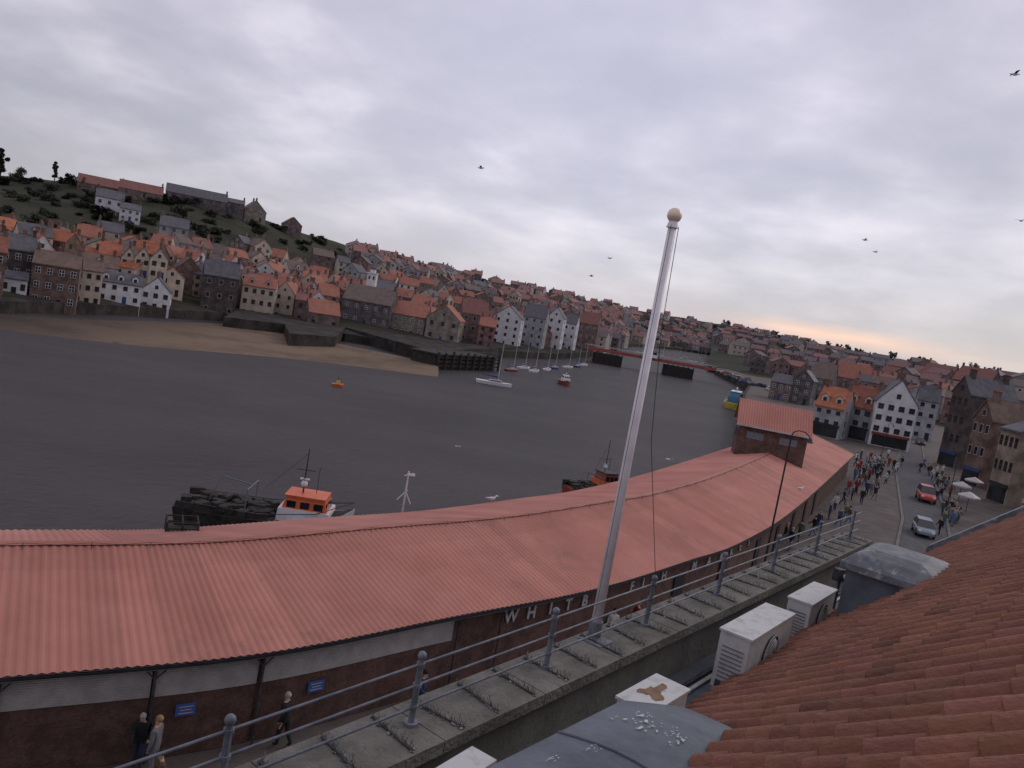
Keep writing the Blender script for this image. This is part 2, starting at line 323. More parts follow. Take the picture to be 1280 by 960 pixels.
# ---------------- houses
def winmesh(frame,nm):
    mb=MB(); mb.box((0,-.03,0),(1,.08,1.4)); mb.mi=1
    for sx_ in (-.24,.24):
        for sz in (-.34,.34): mb.box((sx_,-.075,sz),(.4,.02,.6))
    return mb.mesh(nm,[frame,mt['glass']])
WM=winmesh(mt['white'],'window'); WD=winmesh(HW['dark brick'],'dark_window')
mb=MB(); mb.box((0,-.03,0),(1,.08,1.4)); mb.mi=1; mb.box((0,-.075,.02),(.86,.02,1.22)); WS=mb.mesh('sash_window',[mt['cream_metal'],mt['glass']])
DM=MB().box((0,-.03,1),(.95,.08,2)).mesh('door',mt['dark'])
DN=MB().box((0,-.03,1),(.95,.08,2)).mesh('door',mt['navy'])
def house(x,y,z,rz,w,d,h,rh,style,wall,roof,nc,ns,label,group=None,chim=2,dormer=0,door=True,side=True,winm=None,name='house',shop=False):
    t=thing(name,label,'house',(x,y,z),rz,group)
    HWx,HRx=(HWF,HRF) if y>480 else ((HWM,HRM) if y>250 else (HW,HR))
    W=winm or random.choice((WM,WD,WS,WD) if wall not in('white','cream') else (WD,WD,WS))
    mb=MB(); X,Y=w/2,d/2; D=-5
    if style=='gable':
        mb.loft([[Vector(p) for p in ((-X,yy,D),(X,yy,D),(X,yy,h),(0,yy,h+rh),(-X,yy,h))] for yy in (-Y,Y)])
    else:
        mb.loft([[Vector(p) for p in ((xx,-Y,D),(xx,Y,D),(xx,Y,h),(xx,0,h+rh),(xx,-Y,h))] for xx in (-X,X)])
    mb.build('wall',HWx[wall],t)
    mb=MB(); o=.25
    if style=='gable':
        k=rh/X; pr=[(-X-o,h-o*k),(0,h+rh),(X+o,h-o*k),(X+o,h-o*k+.25),(0,h+rh+.28),(-X-o,h-o*k+.25)]
        mb.loft([[Vector((p[0],yy,p[1])) for p in pr] for yy in (-Y-.15,Y+.15)])
        cs=[(0,-Y*.7*s) for s in (-1,1)]
    else:
        k=rh/Y; pr=[(-Y-o,h-o*k),(0,h+rh),(Y+o,h-o*k),(Y+o,h-o*k+.25),(0,h+rh+.28),(-Y-o,h-o*k+.25)]
        mb.loft([[Vector((xx,p[0],p[1])) for p in pr] for xx in (-X-.15,X+.15)])
        cs=[((X-.5)*s,0) for s in (1,-1)]
    rf=mb.build('roof',HRx[roof],t)
    for i in range(min(chim,2)):
        c=cs[i]; mb=MB(); mb.box((c[0],c[1],h+rh+.5),(.7,.9,1.9)); mb.box((c[0],c[1],h+rh+1.5),(.85,1.05,.15))
        mb.mi=1
        for q in (-.25,.25): mb.tube((c[0],c[1]+q,h+rh+1.5),(c[0],c[1]+q,h+rh+2),.13,.1,n=6)
        mb.build('chimney',[HWx['brown brick' if wall!='dark brick' else 'dark brick'],HRx['orange']],rf)
    sh=h/ns
    for j in range(ns):
        if j==0 and shop:
            MB().box((0,-Y-.04,1.25),(w*.86,.1,2.1)).build('shop_window',mt['glass'],t); MB().box((0,-Y-.09,2.55),(w*.92,.22,.5)).build('shop_fascia',[mt['navy'],mt['cream_metal'],mt['darkred'],mt['dark']][random.randrange(4)],t); continue
        for i in range(nc):
            xx=-X+w*(i+.5)/nc
            if j==0 and door and i==nc//2: put('door',random.choice((DM,DN)),t,(xx,-Y,0)); continue
            put('window',W,t,(xx,-Y,sh*(j+.55)),0,(min(1.1,w/nc*.55),1,min(1,sh/2.9)))
    if style=='gable' and rh>2.5: put('window',W,t,(0,-Y,h+rh*.3),0,(.8,1,.7))
    if side:
        for sgn in (-1,1):
            for j in range(ns): put('window',W,t,(sgn*X,-Y*.3,sh*(j+.55)),sgn*math.pi/2,(.8,1,.9))
    for i in range(dormer):
        xx=-X+w*(i+.5)/dormer
        zb=h+rh*.25; yb=-Y*.8
        mb=MB(); mb.loft([[Vector((xx+p[0],yy,zb+p[1])) for p in ((-.7,-.6),(.7,-.6),(.7,1.1),(0,1.6),(-.7,1.1))] for yy in (yb,0)])
        dm=mb.build('dormer',HWx['white' if wall=='white' else 'cream'],t); put('window',W,dm,(xx,yb,zb+.45),0,(.8,1,.65))
        mb=MB(); mb.loft([[Vector((xx+p[0],yy,zb+p[1])) for p in ((-.85,1.0),(0,1.6),(.85,1.0),(.85,1.15),(0,1.8),(-.85,1.15))] for yy in (yb-.1,0)]); mb.build('dormer_roof',HRx[roof],dm)
    return t
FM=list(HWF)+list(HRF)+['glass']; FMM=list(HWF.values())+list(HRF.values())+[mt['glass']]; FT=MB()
def farhouse(x,y,z,rz,w,d,h,rh,wall,roof,gable=False):
    Rm=Matrix.Rotation(rz,3,'Z'); C=Vector((x,y,z)); X,Y=w/2,d/2
    tr=lambda p:C+Rm@Vector(p)
    FT.mi=FM.index(wall)
    if gable: FT.loft([[tr(p) for p in ((-X,yy,-5),(X,yy,-5),(X,yy,h),(0,yy,h+rh),(-X,yy,h))] for yy in (-Y,Y)])
    else: FT.loft([[tr(p) for p in ((xx,-Y,-5),(xx,Y,-5),(xx,Y,h),(xx,0,h+rh),(xx,-Y,h))] for xx in (-X,X)])
    FT.box(tr((X-.6 if not gable else 0,0,h+rh+.5)),(.8,1,2),rz)
    FT.mi=FM.index(roof); o=.3
    if gable: pr=[(-X-o,h-.2),(0,h+rh+.05),(X+o,h-.2),(X+o,h+.1),(0,h+rh+.35),(-X-o,h+.1)]; FT.loft([[tr((p[0],yy,p[1])) for p in pr] for yy in (-Y-.2,Y+.2)])
    else: pr=[(-Y-o,h-.2),(0,h+rh+.05),(Y+o,h-.2),(Y+o,h+.1),(0,h+rh+.35),(-Y-o,h+.1)]; FT.loft([[tr((xx,p[0],p[1])) for p in pr] for xx in (-X-.2,X+.2)])
    FT.mi=FM.index('glass')
    for j in range(2):
        for i in range(3): FT.box(tr((-X+w*(i+.5)/3,-Y-.03,h*(j+.55)/2)),(1.1,.1,1.4),rz)
FL=[]
def hpx(x0,x1,yb,ye,yr,zb,rz,style,wall,roof,nc,ns,label,d=8,east=True,Yf=None,**k):
    xm=(x0+x1)/2; v=P(xm,yb,zb) if Yf is None else P(xm,yb,Y=Yf)
    if east:
        Y0=interp(shore,v.x/v.y)+3
        if v.y<Y0 or v.y>Y0+30: v=P(xm,yb,Y=max(Y0,min(v.y,Y0+30)))
        FL.append((uof(x0-2,yb-25),uof(x1+2,yb-25),v.y+d+5))
    s=v.y/F; w_=(x1-x0)*s/cr; h_=(yb-ye)*s; rh=max(.8,(ye-yr)*s)
    a=-math.atan2(v.x,v.y)+R(rz)
    off=Vector((-math.sin(a),math.cos(a)))*d/2
    return house(v.x+off.x,v.y+off.y,v.z,a,w_,d,h_,rh,style,wall,roof,nc,ns,label,**k)
q='houses along the east quay'
Z=-1.6
hpx(-45,-2,372,312,292,Z,0,'side','brown brick','rust red',3,3,'brown brick quay house cut by the left photo edge',group=q)
hpx(-2,37,368,312,294,Z,5,'side','dark brick','slate',3,3,'dark brick house with slate roof at far left of the east quay',group=q)
hpx(2,30,370,348,340,Z,0,'side','white','slate',3,1,'low white waterfront building in front of the far left dark house',group=q,d=3,chim=0)
hpx(39,90,385,332,316,Z,-4,'side','brown brick','brown',4,3,'wide brown brick quay house with white windows, left of the cream house',group=q,winm=WM)
hpx(92,122,383,338,325,Z,3,'side','cream','brown',3,3,'narrow cream quay house right beside the wide brown brick house',group=q)
hpx(123,172,380,354,342,Z,2,'side','white','slate',4,2,'long low white cottage with dormers left of the white gabled house',group=q,dormer=3)
hpx(175,209,389,364,347,Z,-3,'gable','white','slate',3,2,'small white gabled house standing at the water edge',group=q)
hpx(214,248,380,340,322,Z,10,'gable','brown brick','brown',2,3,'brown brick gabled building between white gabled house and dark boathouse',group=q)
hpx(250,291,396,345,326,Z,4,'side','dark brick','slate',3,3,'dark tall boathouse building with slate roof on the quay',group=q)
hpx(299,338,399,358,345,Z,-5,'side','cream','orange',4,3,'cream house with orange dormered roof above the left end of the pier',group=q,dormer=2)
hpx(338,364,400,366,352,Z,-20,'gable','cream','orange',2,3,'cream gable end house with two window columns beside the pier head',group=q)
hpx(366,380,402,375,366,Z,0,'side','brown brick','rust red',1,2,'tiny brick lean-to beside the cream gable end',group=q,side=False)
hpx(383,421,418,392,376,Z,12,'side','brown brick','orange',3,1,'single storey brick building with orange roof on pier corner',group=q,d=9)
hpx(424,484,408,377,358,Z,-12,'side','dark brick','brown',5,2,'large dark barn-like warehouse with long brown roof behind pier',group=q,d=12)
hpx(487,528,420,394,378,Z,-10,'side','sandstone','orange',4,2,'left half of sandstone warehouse pair with orange roof',group=q,d=12)
hpx(529,570,428,398,381,Z,-10,'gable','sandstone','orange',3,2,'right sandstone warehouse with orange gabled roof near the jetty',group=q,d=12)
hpx(572,604,430,392,374,Z,10,'side','brown brick','rust red',3,3,'brown brick house right of the sandstone warehouses',group=q)
hpx(612,646,432,396,382,Z,-10,'gable','white','slate',3,4,'first bright white gabled house above the moored yachts',group=q)
hpx(648,676,434,396,380,Z,-10,'side','grey','slate',3,4,'grey rendered tall house between the bright white houses',group=q)
hpx(678,698,436,396,384,Z,-10,'gable','white','slate',2,4,'narrow tall white gabled house near the swing bridge',group=q)
hpx(699,715,437,404,392,Z,-10,'side','white','slate',2,3,'last white house before the swing bridge',group=q)
hpx(718,742,438,404,390,Z,-10,'side','brown brick','rust red',3,3,'brown brick house at the east end of the swing bridge',group=q)
for x0,x1,yb,ye,yr,wl,rf,lb in ((96,118,350,322,310,'brown brick','orange','brick house with orange roof peeping above the narrow cream quay house'),
 (122,146,346,318,303,'cream','orange','cream house with orange roof above the long white cottage'),
 (150,166,345,322,309,'cream','slate','left one of three pale gables above the white cottage'),
 (167,184,346,322,309,'cream','slate','middle one of three pale gables above the white cottage'),
 (186,206,348,324,311,'cream','slate','right one of three pale gables above the white cottage'),
 (16,34,330,296,284,'white','slate','white house above the far left dark quay house'),
 (50,72,322,298,286,'white','slate','white gabled house above the wide brown brick quay house')):
    v=P((x0+x1)/2,yb,Y=222); FL.append((uof(x0,yb),uof(x1,yb),236)); s_=222/F
    house(v.x,v.y,v.z,-math.atan2(v.x,v.y),(x1-x0)*s_,8,(yb-ye)*s_,(ye-yr)*s_,'side' if rf=='orange' else 'gable',wl,rf,2,2,lb,group='pale houses directly behind the east quay')
walls=['brown brick','brown brick','red brick','sandstone','cream','white','cream','grey','cream','sandstone','brown brick','white']
wallsN=['brown brick','red brick','sandstone','cream','white','cream','grey','cream','sandstone','cream','white']
roofs=['orange','orange','orange','orange','rust red','slate','brown','orange']
RP=['first','second','third','fourth','fifth','sixth','seventh','eighth']
NH=0
uT=uof(466,345)
def row(idx,off,uL,uR,nmax,stuff=False):
    global NH
    u=uL; n=0
    while u<uR and n<nmax:
        Y0=interp(shore,u); Y2=interp(ridge,u,1); Y=Y0+off+random.uniform(-6,6)
        if Y>Y2*.95: u+=.01; continue
        if any(a<=u<=b and Y<yy for a,b,yy in FL): u+=.006; continue
        X=u*Y; z=zE(X,Y); w_=random.uniform(5.5,10); h_=random.choice((5.0,5.5,7.0,7.6)); st='gable' if random.random()<.45 else 'side'
        wl=random.choice(wallsN if idx<4 else walls); rf=random.choice(roofs); n+=1
        a=-math.atan2(X,Y)+R(random.choice((-35,-18,0,12,28)))
        if Y<420: nc,ns=random.choice((2,3)),(3 if h_>6.8 else 2)
        else: nc,ns=2,2
        if stuff or Y>560: farhouse(X,Y,z,a,w_,8,h_,3,wl,rf,st=='gable')
        else:
            NH+=1
            house(X,Y,z,a,w_,random.uniform(6,8.5),h_,random.uniform(2.4,3.6),st,wl,rf,nc,ns,f'{wl} house with {rf} roof, {ordn(n)} from left in {RP[idx]} row up east hillside',
              group='houses on the east hillside',chim=random.choice((1,2,2)),side=Y<300,dormer=1 if (st=='side' and random.random()<.25) else 0)
        dY=abs(interp(shore,u+.01)-Y0)
        dens=random.uniform(.95,1.2)*w_
        u+=max(.0045, dens/math.hypot(Y,dY*100*.35))
uA=P(-60,350,Y=220); uA=uA.x/uA.y
row(0,20,uA,uof(735,420),60)
row(1,33,uA,uof(738,415),60)
row(2,48,uA,uof(740,410),60)
row(3,66,uA,uof(742,405),56)
row(4,95,uof(300,320),uof(750,400),40)
row(5,140,uof(400,340),uof(755,395),36)
row(6,205,uof(450,350),uof(760,395),34)
row(7,300,uof(520,350),uof(775,395),30,True)
for i in range(150):
    px=random.uniform(430,770); u=uof(px,370); Y0=interp(shore,u); Y2=interp(ridge,u,1); lo=interp([(430,.72),(560,.5),(770,.3)],px); Y=Y0+(Y2-Y0)*random.uniform(lo,.95 if px>520 else .85); X=u*Y
    farhouse(X,Y,zE(X,Y),-math.atan2(X,Y)+R(random.uniform(-30,30)),random.uniform(7,13),8,random.uniform(5,7),3,random.choice(walls),random.choice(roofs),random.random()<.4)
hpx(100,150,240,232,222,0,0,'side','brown brick','rust red',6,1,'left end of long red roofed range on the hilltop',Yf=372,chim=1,east=False)
hpx(151,200,246,239,229,0,0,'side','brown brick','rust red',6,1,'right end of long red roofed range on the hilltop',Yf=372,chim=1,east=False)
hpx(119,150,272,248,238,0,0,'side','white','slate',3,2,'white house high on the hill below the long red roofed range',Yf=325,east=False)
hpx(150,173,277,262,255,0,0,'side','white','slate',3,2,'smaller white house stepped below the high white hill house',Yf=320,east=False)
hpx(199,232,302,284,272,0,0,'side','grey','slate',3,2,'grey house isolated on the green slope below the hilltop hall',Yf=300,east=False)
hpx(210,280,254,246,236,0,0,'side','dark brick','slate',7,1,'long dark slate roofed hall on the hilltop ridge',Yf=400,east=False,chim=1)
hpx(282,304,262,254,249,0,0,'side','dark brick','slate',3,1,'low dark annex right of the hilltop hall',Yf=410,east=False,chim=1)
hpx(305,331,276,264,252,0,15,'gable','sandstone','slate',2,2,'gabled stone house at the right end of hilltop buildings',Yf=420,east=False)
hpx(354,376,290,281,272,0,10,'gable','brown brick','rust red',2,1,'isolated barn with red roof on the ridge line',Yf=455,east=False,chim=0)
v=P(465,350,Y=300); zg=zE(v.x,v.y); t=thing('clock_turret','small white turret with dome rising among the hillside roofs','tower',(v.x,v.y,zg))
zt=max(4,v.z-zg)
MB().box((0,0,zt/2+.7),(3.3,3.3,zt+3.4)).build('tower_wall',HW['white'],t); MB().box((0,0,zt+2.5),(3.8,3.8,.35)).build('cornice',HW['white'],t)
MB().tube((0,0,zt+2.6),(0,0,zt+4.2),1.1,n=8).build('lantern',HW['white'],t); MB().sph((0,0,zt+4.2),1.2,sc=(1,1,.8)).build('dome',HR['slate'],t)
for a_ in (-.8,.8): put('window',WD,t,(a_,-1.65,zt+.8),0,(.7,1,.9))
for i in range(330):
    px=random.uniform(742,1010); base=interp([(742,386),(880,404),(1010,424)],px,1)
    f_=random.random()**.8; py=base+3+f_*28
    u=uof(px,py); Y0=interp(shore,u); Y2=interp(ridge,u,1)
    Y=Y0+15+(Y2-Y0-15)*(1-f_)**1.1*.95; X=u*Y; z=zE(X,Y)
    farhouse(X,Y,z,-math.atan2(X,Y)+R(random.uniform(-30,30)),random.uniform(9,17),8,random.uniform(5,8),random.uniform(2.5,4),random.choice(walls+['white','dark brick','dark brick']),random.choice(roofs+['slate','brown','slate','rust red']),random.random()<.3)
# ---------------- west land
mk_px=[(0,845),(330,815),(570,769),(745,735),(860,700),(930,675),(1000,630),(1068,568)]
EV=3.2
base=[P(x,y,EV) for x,y in mk_px]
d0=(base[0]-base[1]).normalized()
base=[base[0]+d0*16+Vector((-.5,1.5,0)),base[0]+d0*8+Vector((-.1,.3,0))]+base
curve=[]
for i in range(len(base)-1):
    p0=base[max(0,i-1)];p1=base[i];p2=base[i+1];p3=base[min(len(base)-1,i+2)]
    for k in range(40):
        t=k/40; curve.append(.5*((2*p1)+(p2-p0)*t+(2*p0-5*p1+4*p2-p3)*t*t+(3*p1-p0-3*p2+p3)*t**3))
curve.append(base[-1])
arc=[0]
for a,b in zip(curve,curve[1:]): arc.append(arc[-1]+(b-a).length)
TL=arc[-1]
def cpt(s):
    s=max(0,min(TL-.001,s)); i=max(0,bisect.bisect_right(arc,s)-1); i=min(i,len(curve)-2); t=(s-arc[i])/(arc[i+1]-arc[i]); return curve[i].lerp(curve[i+1],t)
def cdir(s):
    d=(cpt(s+3)-cpt(s-3)); d.z=0; return d.normalized()
def cp_(s,off,z):
    p=cpt(s); d=cdir(s); return Vector((p.x-d.y*off,p.y+d.x*off,z))
def s_at(px,z=2.6):
    lo,hi=0,TL
    for _ in range(40):
        m_=(lo+hi)/2
        if proj(cp_(m_,.3,z))[0]<px: lo=m_
        else: hi=m_
    return lo
edge=[cp_(s,15.2,0) for s in [TL*i/24 for i in range(25)]]
edge=[edge[0]+(edge[0]-edge[1]).normalized()*60]+edge
more=[P(x,y,0) for x,y in ((931,492),(938,481),(925,472),(896,460))]
poly=[(p.x,p.y) for p in edge+more]+[(400,700),(900,700),(900,-120),(-200,-120)]
struct(MB().prism(poly,-8,0).build('ground',mt['setts']))
mb=MB(); rg=[]
el_=[Vector((p.x,p.y,0)) for p in edge+more]
for i,p in enumerate(el_):
    d=(el_[min(i+1,len(el_)-1)]-el_[max(i-1,0)]).normalized(); nn_=Vector((-d.y,d.x,0))
    rg.append([p+nn_*.5+Vector((0,0,-8.2)),p+nn_*.5+Vector((0,0,.15)),p-nn_*.3+Vector((0,0,.15)),p-nn_*.3+Vector((0,0,-.1))])
mb.loft(rg,cap=False,close=False); struct(mb.build('quay_wall',mt['quaystone']))
wr=[]
for px,py,Y in ((905,410,1700),(1000,424,1500),(1060,437,1200),(1100,447,900),(1160,457,700),(1280,474,500),(1500,515,420)):
    v=P(px,py,Y=Y); wr.append((v.x/Y,Y,v.z))
wb=[uy(*q,0) for q in ((885,456),(935,470),(1000,480),(1060,492),(1120,520),(1200,540),(1300,556),(1500,600))]; wb.sort()
def zW(X,Y):
    u=X/Y; Y0=interp(wb,u); Y2=interp(wr,u,1); z2=interp(wr,u,2); t=max(0,min(1,(Y-Y0)/max(30,Y2-Y0))); return .02+(z2-.02)*t**1.1
mb=MB(); nU=90
for i in range(nU+1):
    u=wb[0][0]+(wr[-1][0]-wb[0][0])*i/nU; Y0=interp(wb,u); Y2=interp(wr,u,1)
    for j in range(24):
        Y=Y0+(Y2-Y0)*j/22 if j<23 else Y2*3
        mb.v.append(Vector((u*Y,Y,zW(u*Y,Y)-(.5 if j==0 else 0)+noise.noise(Vector((u*Y*.02,Y*.02,5)))*min(4,j*.4))))
for i in range(nU):
    for j in range(23): a=i*24+j; mb.f.append((a,a+24,a+25,a+1)); mb.m.append(0); mb.t.append(1)
struct(mb.build('hill_terrain',mt['hill']))
rl=[P(x,y,.004) for x,y in ((1040,780),(1098,720),(1122,690),(1130,650),(1124,610),(1120,580),(1130,558),(1141,546),(1154,536))]
rr=[P(x,y,.004) for x,y in ((1120,800),(1170,730),(1188,690),(1180,640),(1166,602),(1154,575),(1152,558),(1158,548),(1166,537))]
struct(MB().loft(list(zip(rl,rr)),cap=False,close=False).build('road',mt['asphalt']))
for ln,sg in ((rl,-1),(rr,1)):
    mb=MB(); rings=[]
    for p in ln:
        rings.append([Vector((p.x+sg*o*.3+sg*.02,p.y,z)) for o,z in ((0,-.01),(0,.12),(1,.12),(1,-.01))])
    mb.loft(rings); struct(mb.build('kerb',mt['kerb']))
# ---------------- fish market
O=Vector((0,30,0))
T=thing('fish_market','long curved brick fish market building under a salmon corrugated metal roof','market',O)
mb=MB(); stp=.065; pitch=.26; W_=11.7; RZ_=4.75
offs=[(-.05,3.2),(1.5,3.61),(2.9,3.97),(4.4,4.37),(5.85,RZ_),(8.8,3.97),(11.75,3.2)]
nc=int(TL/stp); shade={}
for i in range(nc+1):
    s=i*stp; hgt=.022*math.cos(s/pitch*math.tau)
    for o,z in offs: mb.v.append(cp_(s,o,z+hgt+.012*noise.noise(Vector((s*.3,o*.5,0)))))
K=len(offs)
for i in range(nc):
    s=i*stp
    for j in range(K-1):
        a=i*K+j; mb.f.append((a,a+K,a+K+1,a+1)); mb.m.append(0)
        key=(int(s/1.04),j//4)
        if key not in shade: shade[key]=random.uniform(.9,1.07)
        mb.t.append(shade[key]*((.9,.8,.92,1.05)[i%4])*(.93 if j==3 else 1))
mb.build('roof',mt['market_roof'],T,off=O,smooth=False,tint=True)
def strip(name,mat,pts,s0=0,s1=None,step=1.0,par=T,cap=True,tint=False):
    s1=TL if s1 is None else s1
    mb=MB(); mb.tv=.78; n=max(1,int((s1-s0)/step)); rings=[]
    for i in range(n+1):
        s=s0+(s1-s0)*i/n; rings.append([cp_(s,o,z) for o,z in pts])
    mb.loft(rings,cap=cap); return mb.build(name,mat,par,off=O,tint=tint)
strip('ridge_cap',mt['market_roof'],[(5.65,RZ_+.0),(5.85,RZ_+.07),(6.05,RZ_+.0),(5.85,RZ_-.04)],tint=True)
strip('fascia',mt['cream_metal'],[(.02,2.98),(.1,2.98),(.1,3.13),(.02,3.13)])
strip('gutter',mt['dark'],[(-.1,3.06),(0,3.06),(0,3.13),(-.1,3.13)])
strip('wall',mt['brick'],[(.45,-.2),(.75,-.2),(.75,3.2),(.45,3.2)])
strip('rear_wall',mt['brick'],[(11.0,-.2),(11.3,-.2),(11.3,3.2),(11.0,3.2)])
a0,a1=TL-.4,TL-.05
mb=MB(); mb.loft([[cp_(a0,.5,-.2),cp_(a1,.5,-.2),cp_(a1,.5,3.1),cp_(a0,.5,3.1)],[cp_(a0,5.85,-.2),cp_(a1,5.85,-.2),cp_(a1,5.85,4.6),cp_(a0,5.85,4.6)],[cp_(a0,11.2,-.2),cp_(a1,11.2,-.2),cp_(a1,11.2,3.1),cp_(a0,11.2,3.1)]]); mb.build('end_wall',mt['brick'],T,off=O)
for x0,x1 in ((-140,-5),(0,190),(196,324),(332,568)):
    sa,sb=s_at(x0),s_at(x1)
    mb=MB(); n=14
    for k in range(n):
        za=2.0+k*.94/n; zb=2.0+(k+1)*.94/n
        mb.loft([[cp_(s,.33,za),cp_(s,.36,za),cp_(s,.36,zb-.004),cp_(s,.315,zb-.004)] for s in [sa+(sb-sa)*q_/8 for q_ in range(9)]])
    mb.build('shutter',mt['cream_metal'],T,off=O)
    mb=MB(); mb.loft([[cp_(s,.37,.02),cp_(s,.43,.02),cp_(s,.43,1.98),cp_(s,.37,1.98)] for s in [sa+(sb-sa)*q_/8 for q_ in range(9)]]); mb.build('recess_panel',mt['brick'],T,off=O)
for px in (-2,193,328,572,626):
    s=s_at(px); mb=MB(); mb.tube(cp_(s,.22,0),cp_(s,.22,3.0),.045); mb.tube(cp_(s,.22,2.6),cp_(s-.3,.1,2.98),.022); mb.tube(cp_(s,.22,2.6),cp_(s+.3,.1,2.98),.022); mb.build('post',mt['darksteel'],T,off=O)
for k,px in enumerate((848,905,950,975,995,1010,1022)):
    s=s_at(px); mb=MB(); mb.loft([[cp_(s+q_,.36,.02),cp_(s+q_,.44,.02),cp_(s+q_,.44,2.2),cp_(s+q_,.36,2.2)] for q_ in (0,1.2)]); mb.build('door',mt['dark'],T,off=O)
def letter(ch,s,z,h,par,mat):
    cu=bpy.data.curves.new('letter','FONT'); cu.body=ch; cu.size=h*1.4; cu.extrude=.03; cu.offset=.018; cu.align_x='CENTER'
    ob=bpy.data.objects.new('letter',cu); me=bpy.data.meshes.new_from_object(ob); bpy.data.objects.remove(ob)
    me.materials.clear(); me.materials.append(mat)
    p=cp_(s,.38,z)-O; d=cdir(s); o=put('letter',me,par,p); o.rotation_euler=(math.pi/2,0,math.atan2(d.y,d.x)); return o
for word,x0,x1 in (('WHITBY',641,752),('FISH',792,832),('MARKET',870,938)):
    sa,sb=s_at(x0),s_at(x1)
    for i,c in enumerate(word): letter(c,sa+(sb-sa)*i/(len(word)-1),2.25,.52,T,mt['letterwhite'])
for i,(px,lb) in enumerate(((232,'left of the two small blue notice signs on the market wall'),(395,'right of the two small blue notice signs on the market wall'))):
    s=s_at(px,1.5); c=cp_(s,.3,1.5); d=cdir(s); t=thing('wall_sign',lb,'sign',c,math.atan2(d.y,d.x),'blue wall signs')
    MB().box((0,0,0),(.58,.04,.36)).build('plate',mt['blue'],t)
    for j in range(3): MB().box((0,-.025,.1-j*.1),(.42-.1*(j%2),.012,.022)).build('text_line',mt['cream_metal'],t)
t=thing('ridge_wire','thin sagging wire on short pins along the market roof ridge','wire',O)
mb=MB(); pr=None
for i in range(0,int(TL/2)):
    s=i*2; a=cp_(s,5.5,RZ_+.12); mb.tube(cp_(s,5.5,RZ_-.1),a,.012,n=4)
    if pr is not None: mid=(pr+a)/2-Vector((0,0,.07)); mb.tube(pr,mid,.009,n=4); mb.tube(mid,a,.009,n=4)
    pr=a
mb.build('wire',mt['darksteel'],t,off=O)
# roof hut
v=P(960,573,4.2); ha=R(-12); c=Vector((v.x-math.sin(ha)*2.6,v.y+math.cos(ha)*2.6,3.9))
HB=thing('roof_hut','square brick plant room with salmon pitched roof on top of the market','building',c,ha)
MB().box((0,0,1.35),(6.8,5.2,4.3)).build('wall',mt['hutbrick'],HB)
mb=MB(); X=[-3.75+ i*.065 for i in range(int(7.5/.065)+1)]
for i,x in enumerate(X):
    hh=.025*math.cos(x/.26*math.tau)
    for y_,z_ in ((-3.1,3.3),(0,5.75),(3.1,3.3)): mb.v.append(Vector((x,y_,z_+hh)))
for i in range(len(X)-1):
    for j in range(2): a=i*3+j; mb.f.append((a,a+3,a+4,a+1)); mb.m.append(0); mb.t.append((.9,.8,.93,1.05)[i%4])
mb.build('roof',mt['market_roof'],HB,tint=True)
for sg in (-1,1): MB().add([(sg*3.41,-2.6,3.4),(sg*3.41,2.6,3.4),(sg*3.41,0,5.5)],[(0,1,2)]).build('gable_panel',mt['hutbrick'],HB)
for y_ in (-3.08,3.08): MB().box((0,y_,3.24),(7.5,.08,.18)).build('fascia_board',mt['cream_metal'],HB)
for x in (-1.7,1.6): MB().box((x,-2.63,2.3),(1.7,.06,.7)).build('vent',mt['railgrey'],HB)
for y_ in (-1.3,1.1): MB().box((-3.43,y_,2.2),(.06,1.3,.8)).build('vent',mt['darksteel'],HB)
# ---------------- foreground building
P5=P(898,745,11.3); dd=Vector((.613,.790,0)).normalized(); ang=math.atan2(dd.y,dd.x)
nn=Vector((dd.y,-dd.x,0))
def sq(v): w_=Vector((v.x-P5.x,v.y-P5.y,0)); return w_.dot(dd),w_.dot(nn)
Bd=thing('harbour_building','foreground building with concrete parapet ledge, clay tiled roof and lead dormers','building',(P5.x,P5.y,0),ang)
sEnd=sq(P(1062,668,11.3))[0]
MB().box(((sEnd-16)/2,-4.8,5.3),(sEnd+16,9.3,10.4)).build('wall',mt['render'],Bd)
MB().box(((sEnd-16)/2,.0,10.9),(sEnd+16,.38,.78)).build('parapet_wall',mt['render'],Bd)
MB().box((sEnd-.15,-.75,10.9),(.3,1.2,.7)).build('parapet_return',mt['render'],Bd)
mb=MB(); x=-15.0
while x<sEnd:
    x2=min(sEnd+.05,x+1.45); mb.box(((x+x2)/2,.0,11.25),(x2-x-.012,.66,.12)); x=x2
mb.build('coping',mt['concrete'],Bd)
MB().box(((sEnd-16)/2,-.95,10.52),(sEnd+16,1.6,.06)).build('gutter_floor',mt['lead'],Bd)
SL=.9; ZE_=10.85; QE=sq(P(1000,806,ZE_))[1]-.02; cs_=math.hypot(1,SL); tw=.27; cr_=.32; s0,s1=-14.5,sEnd+2.6
SPLIT=12; nt_=int((s1-s0)/tw); nr=int(5.6*cs_/cr_)
mb=MB(); rr_=random.Random(3)
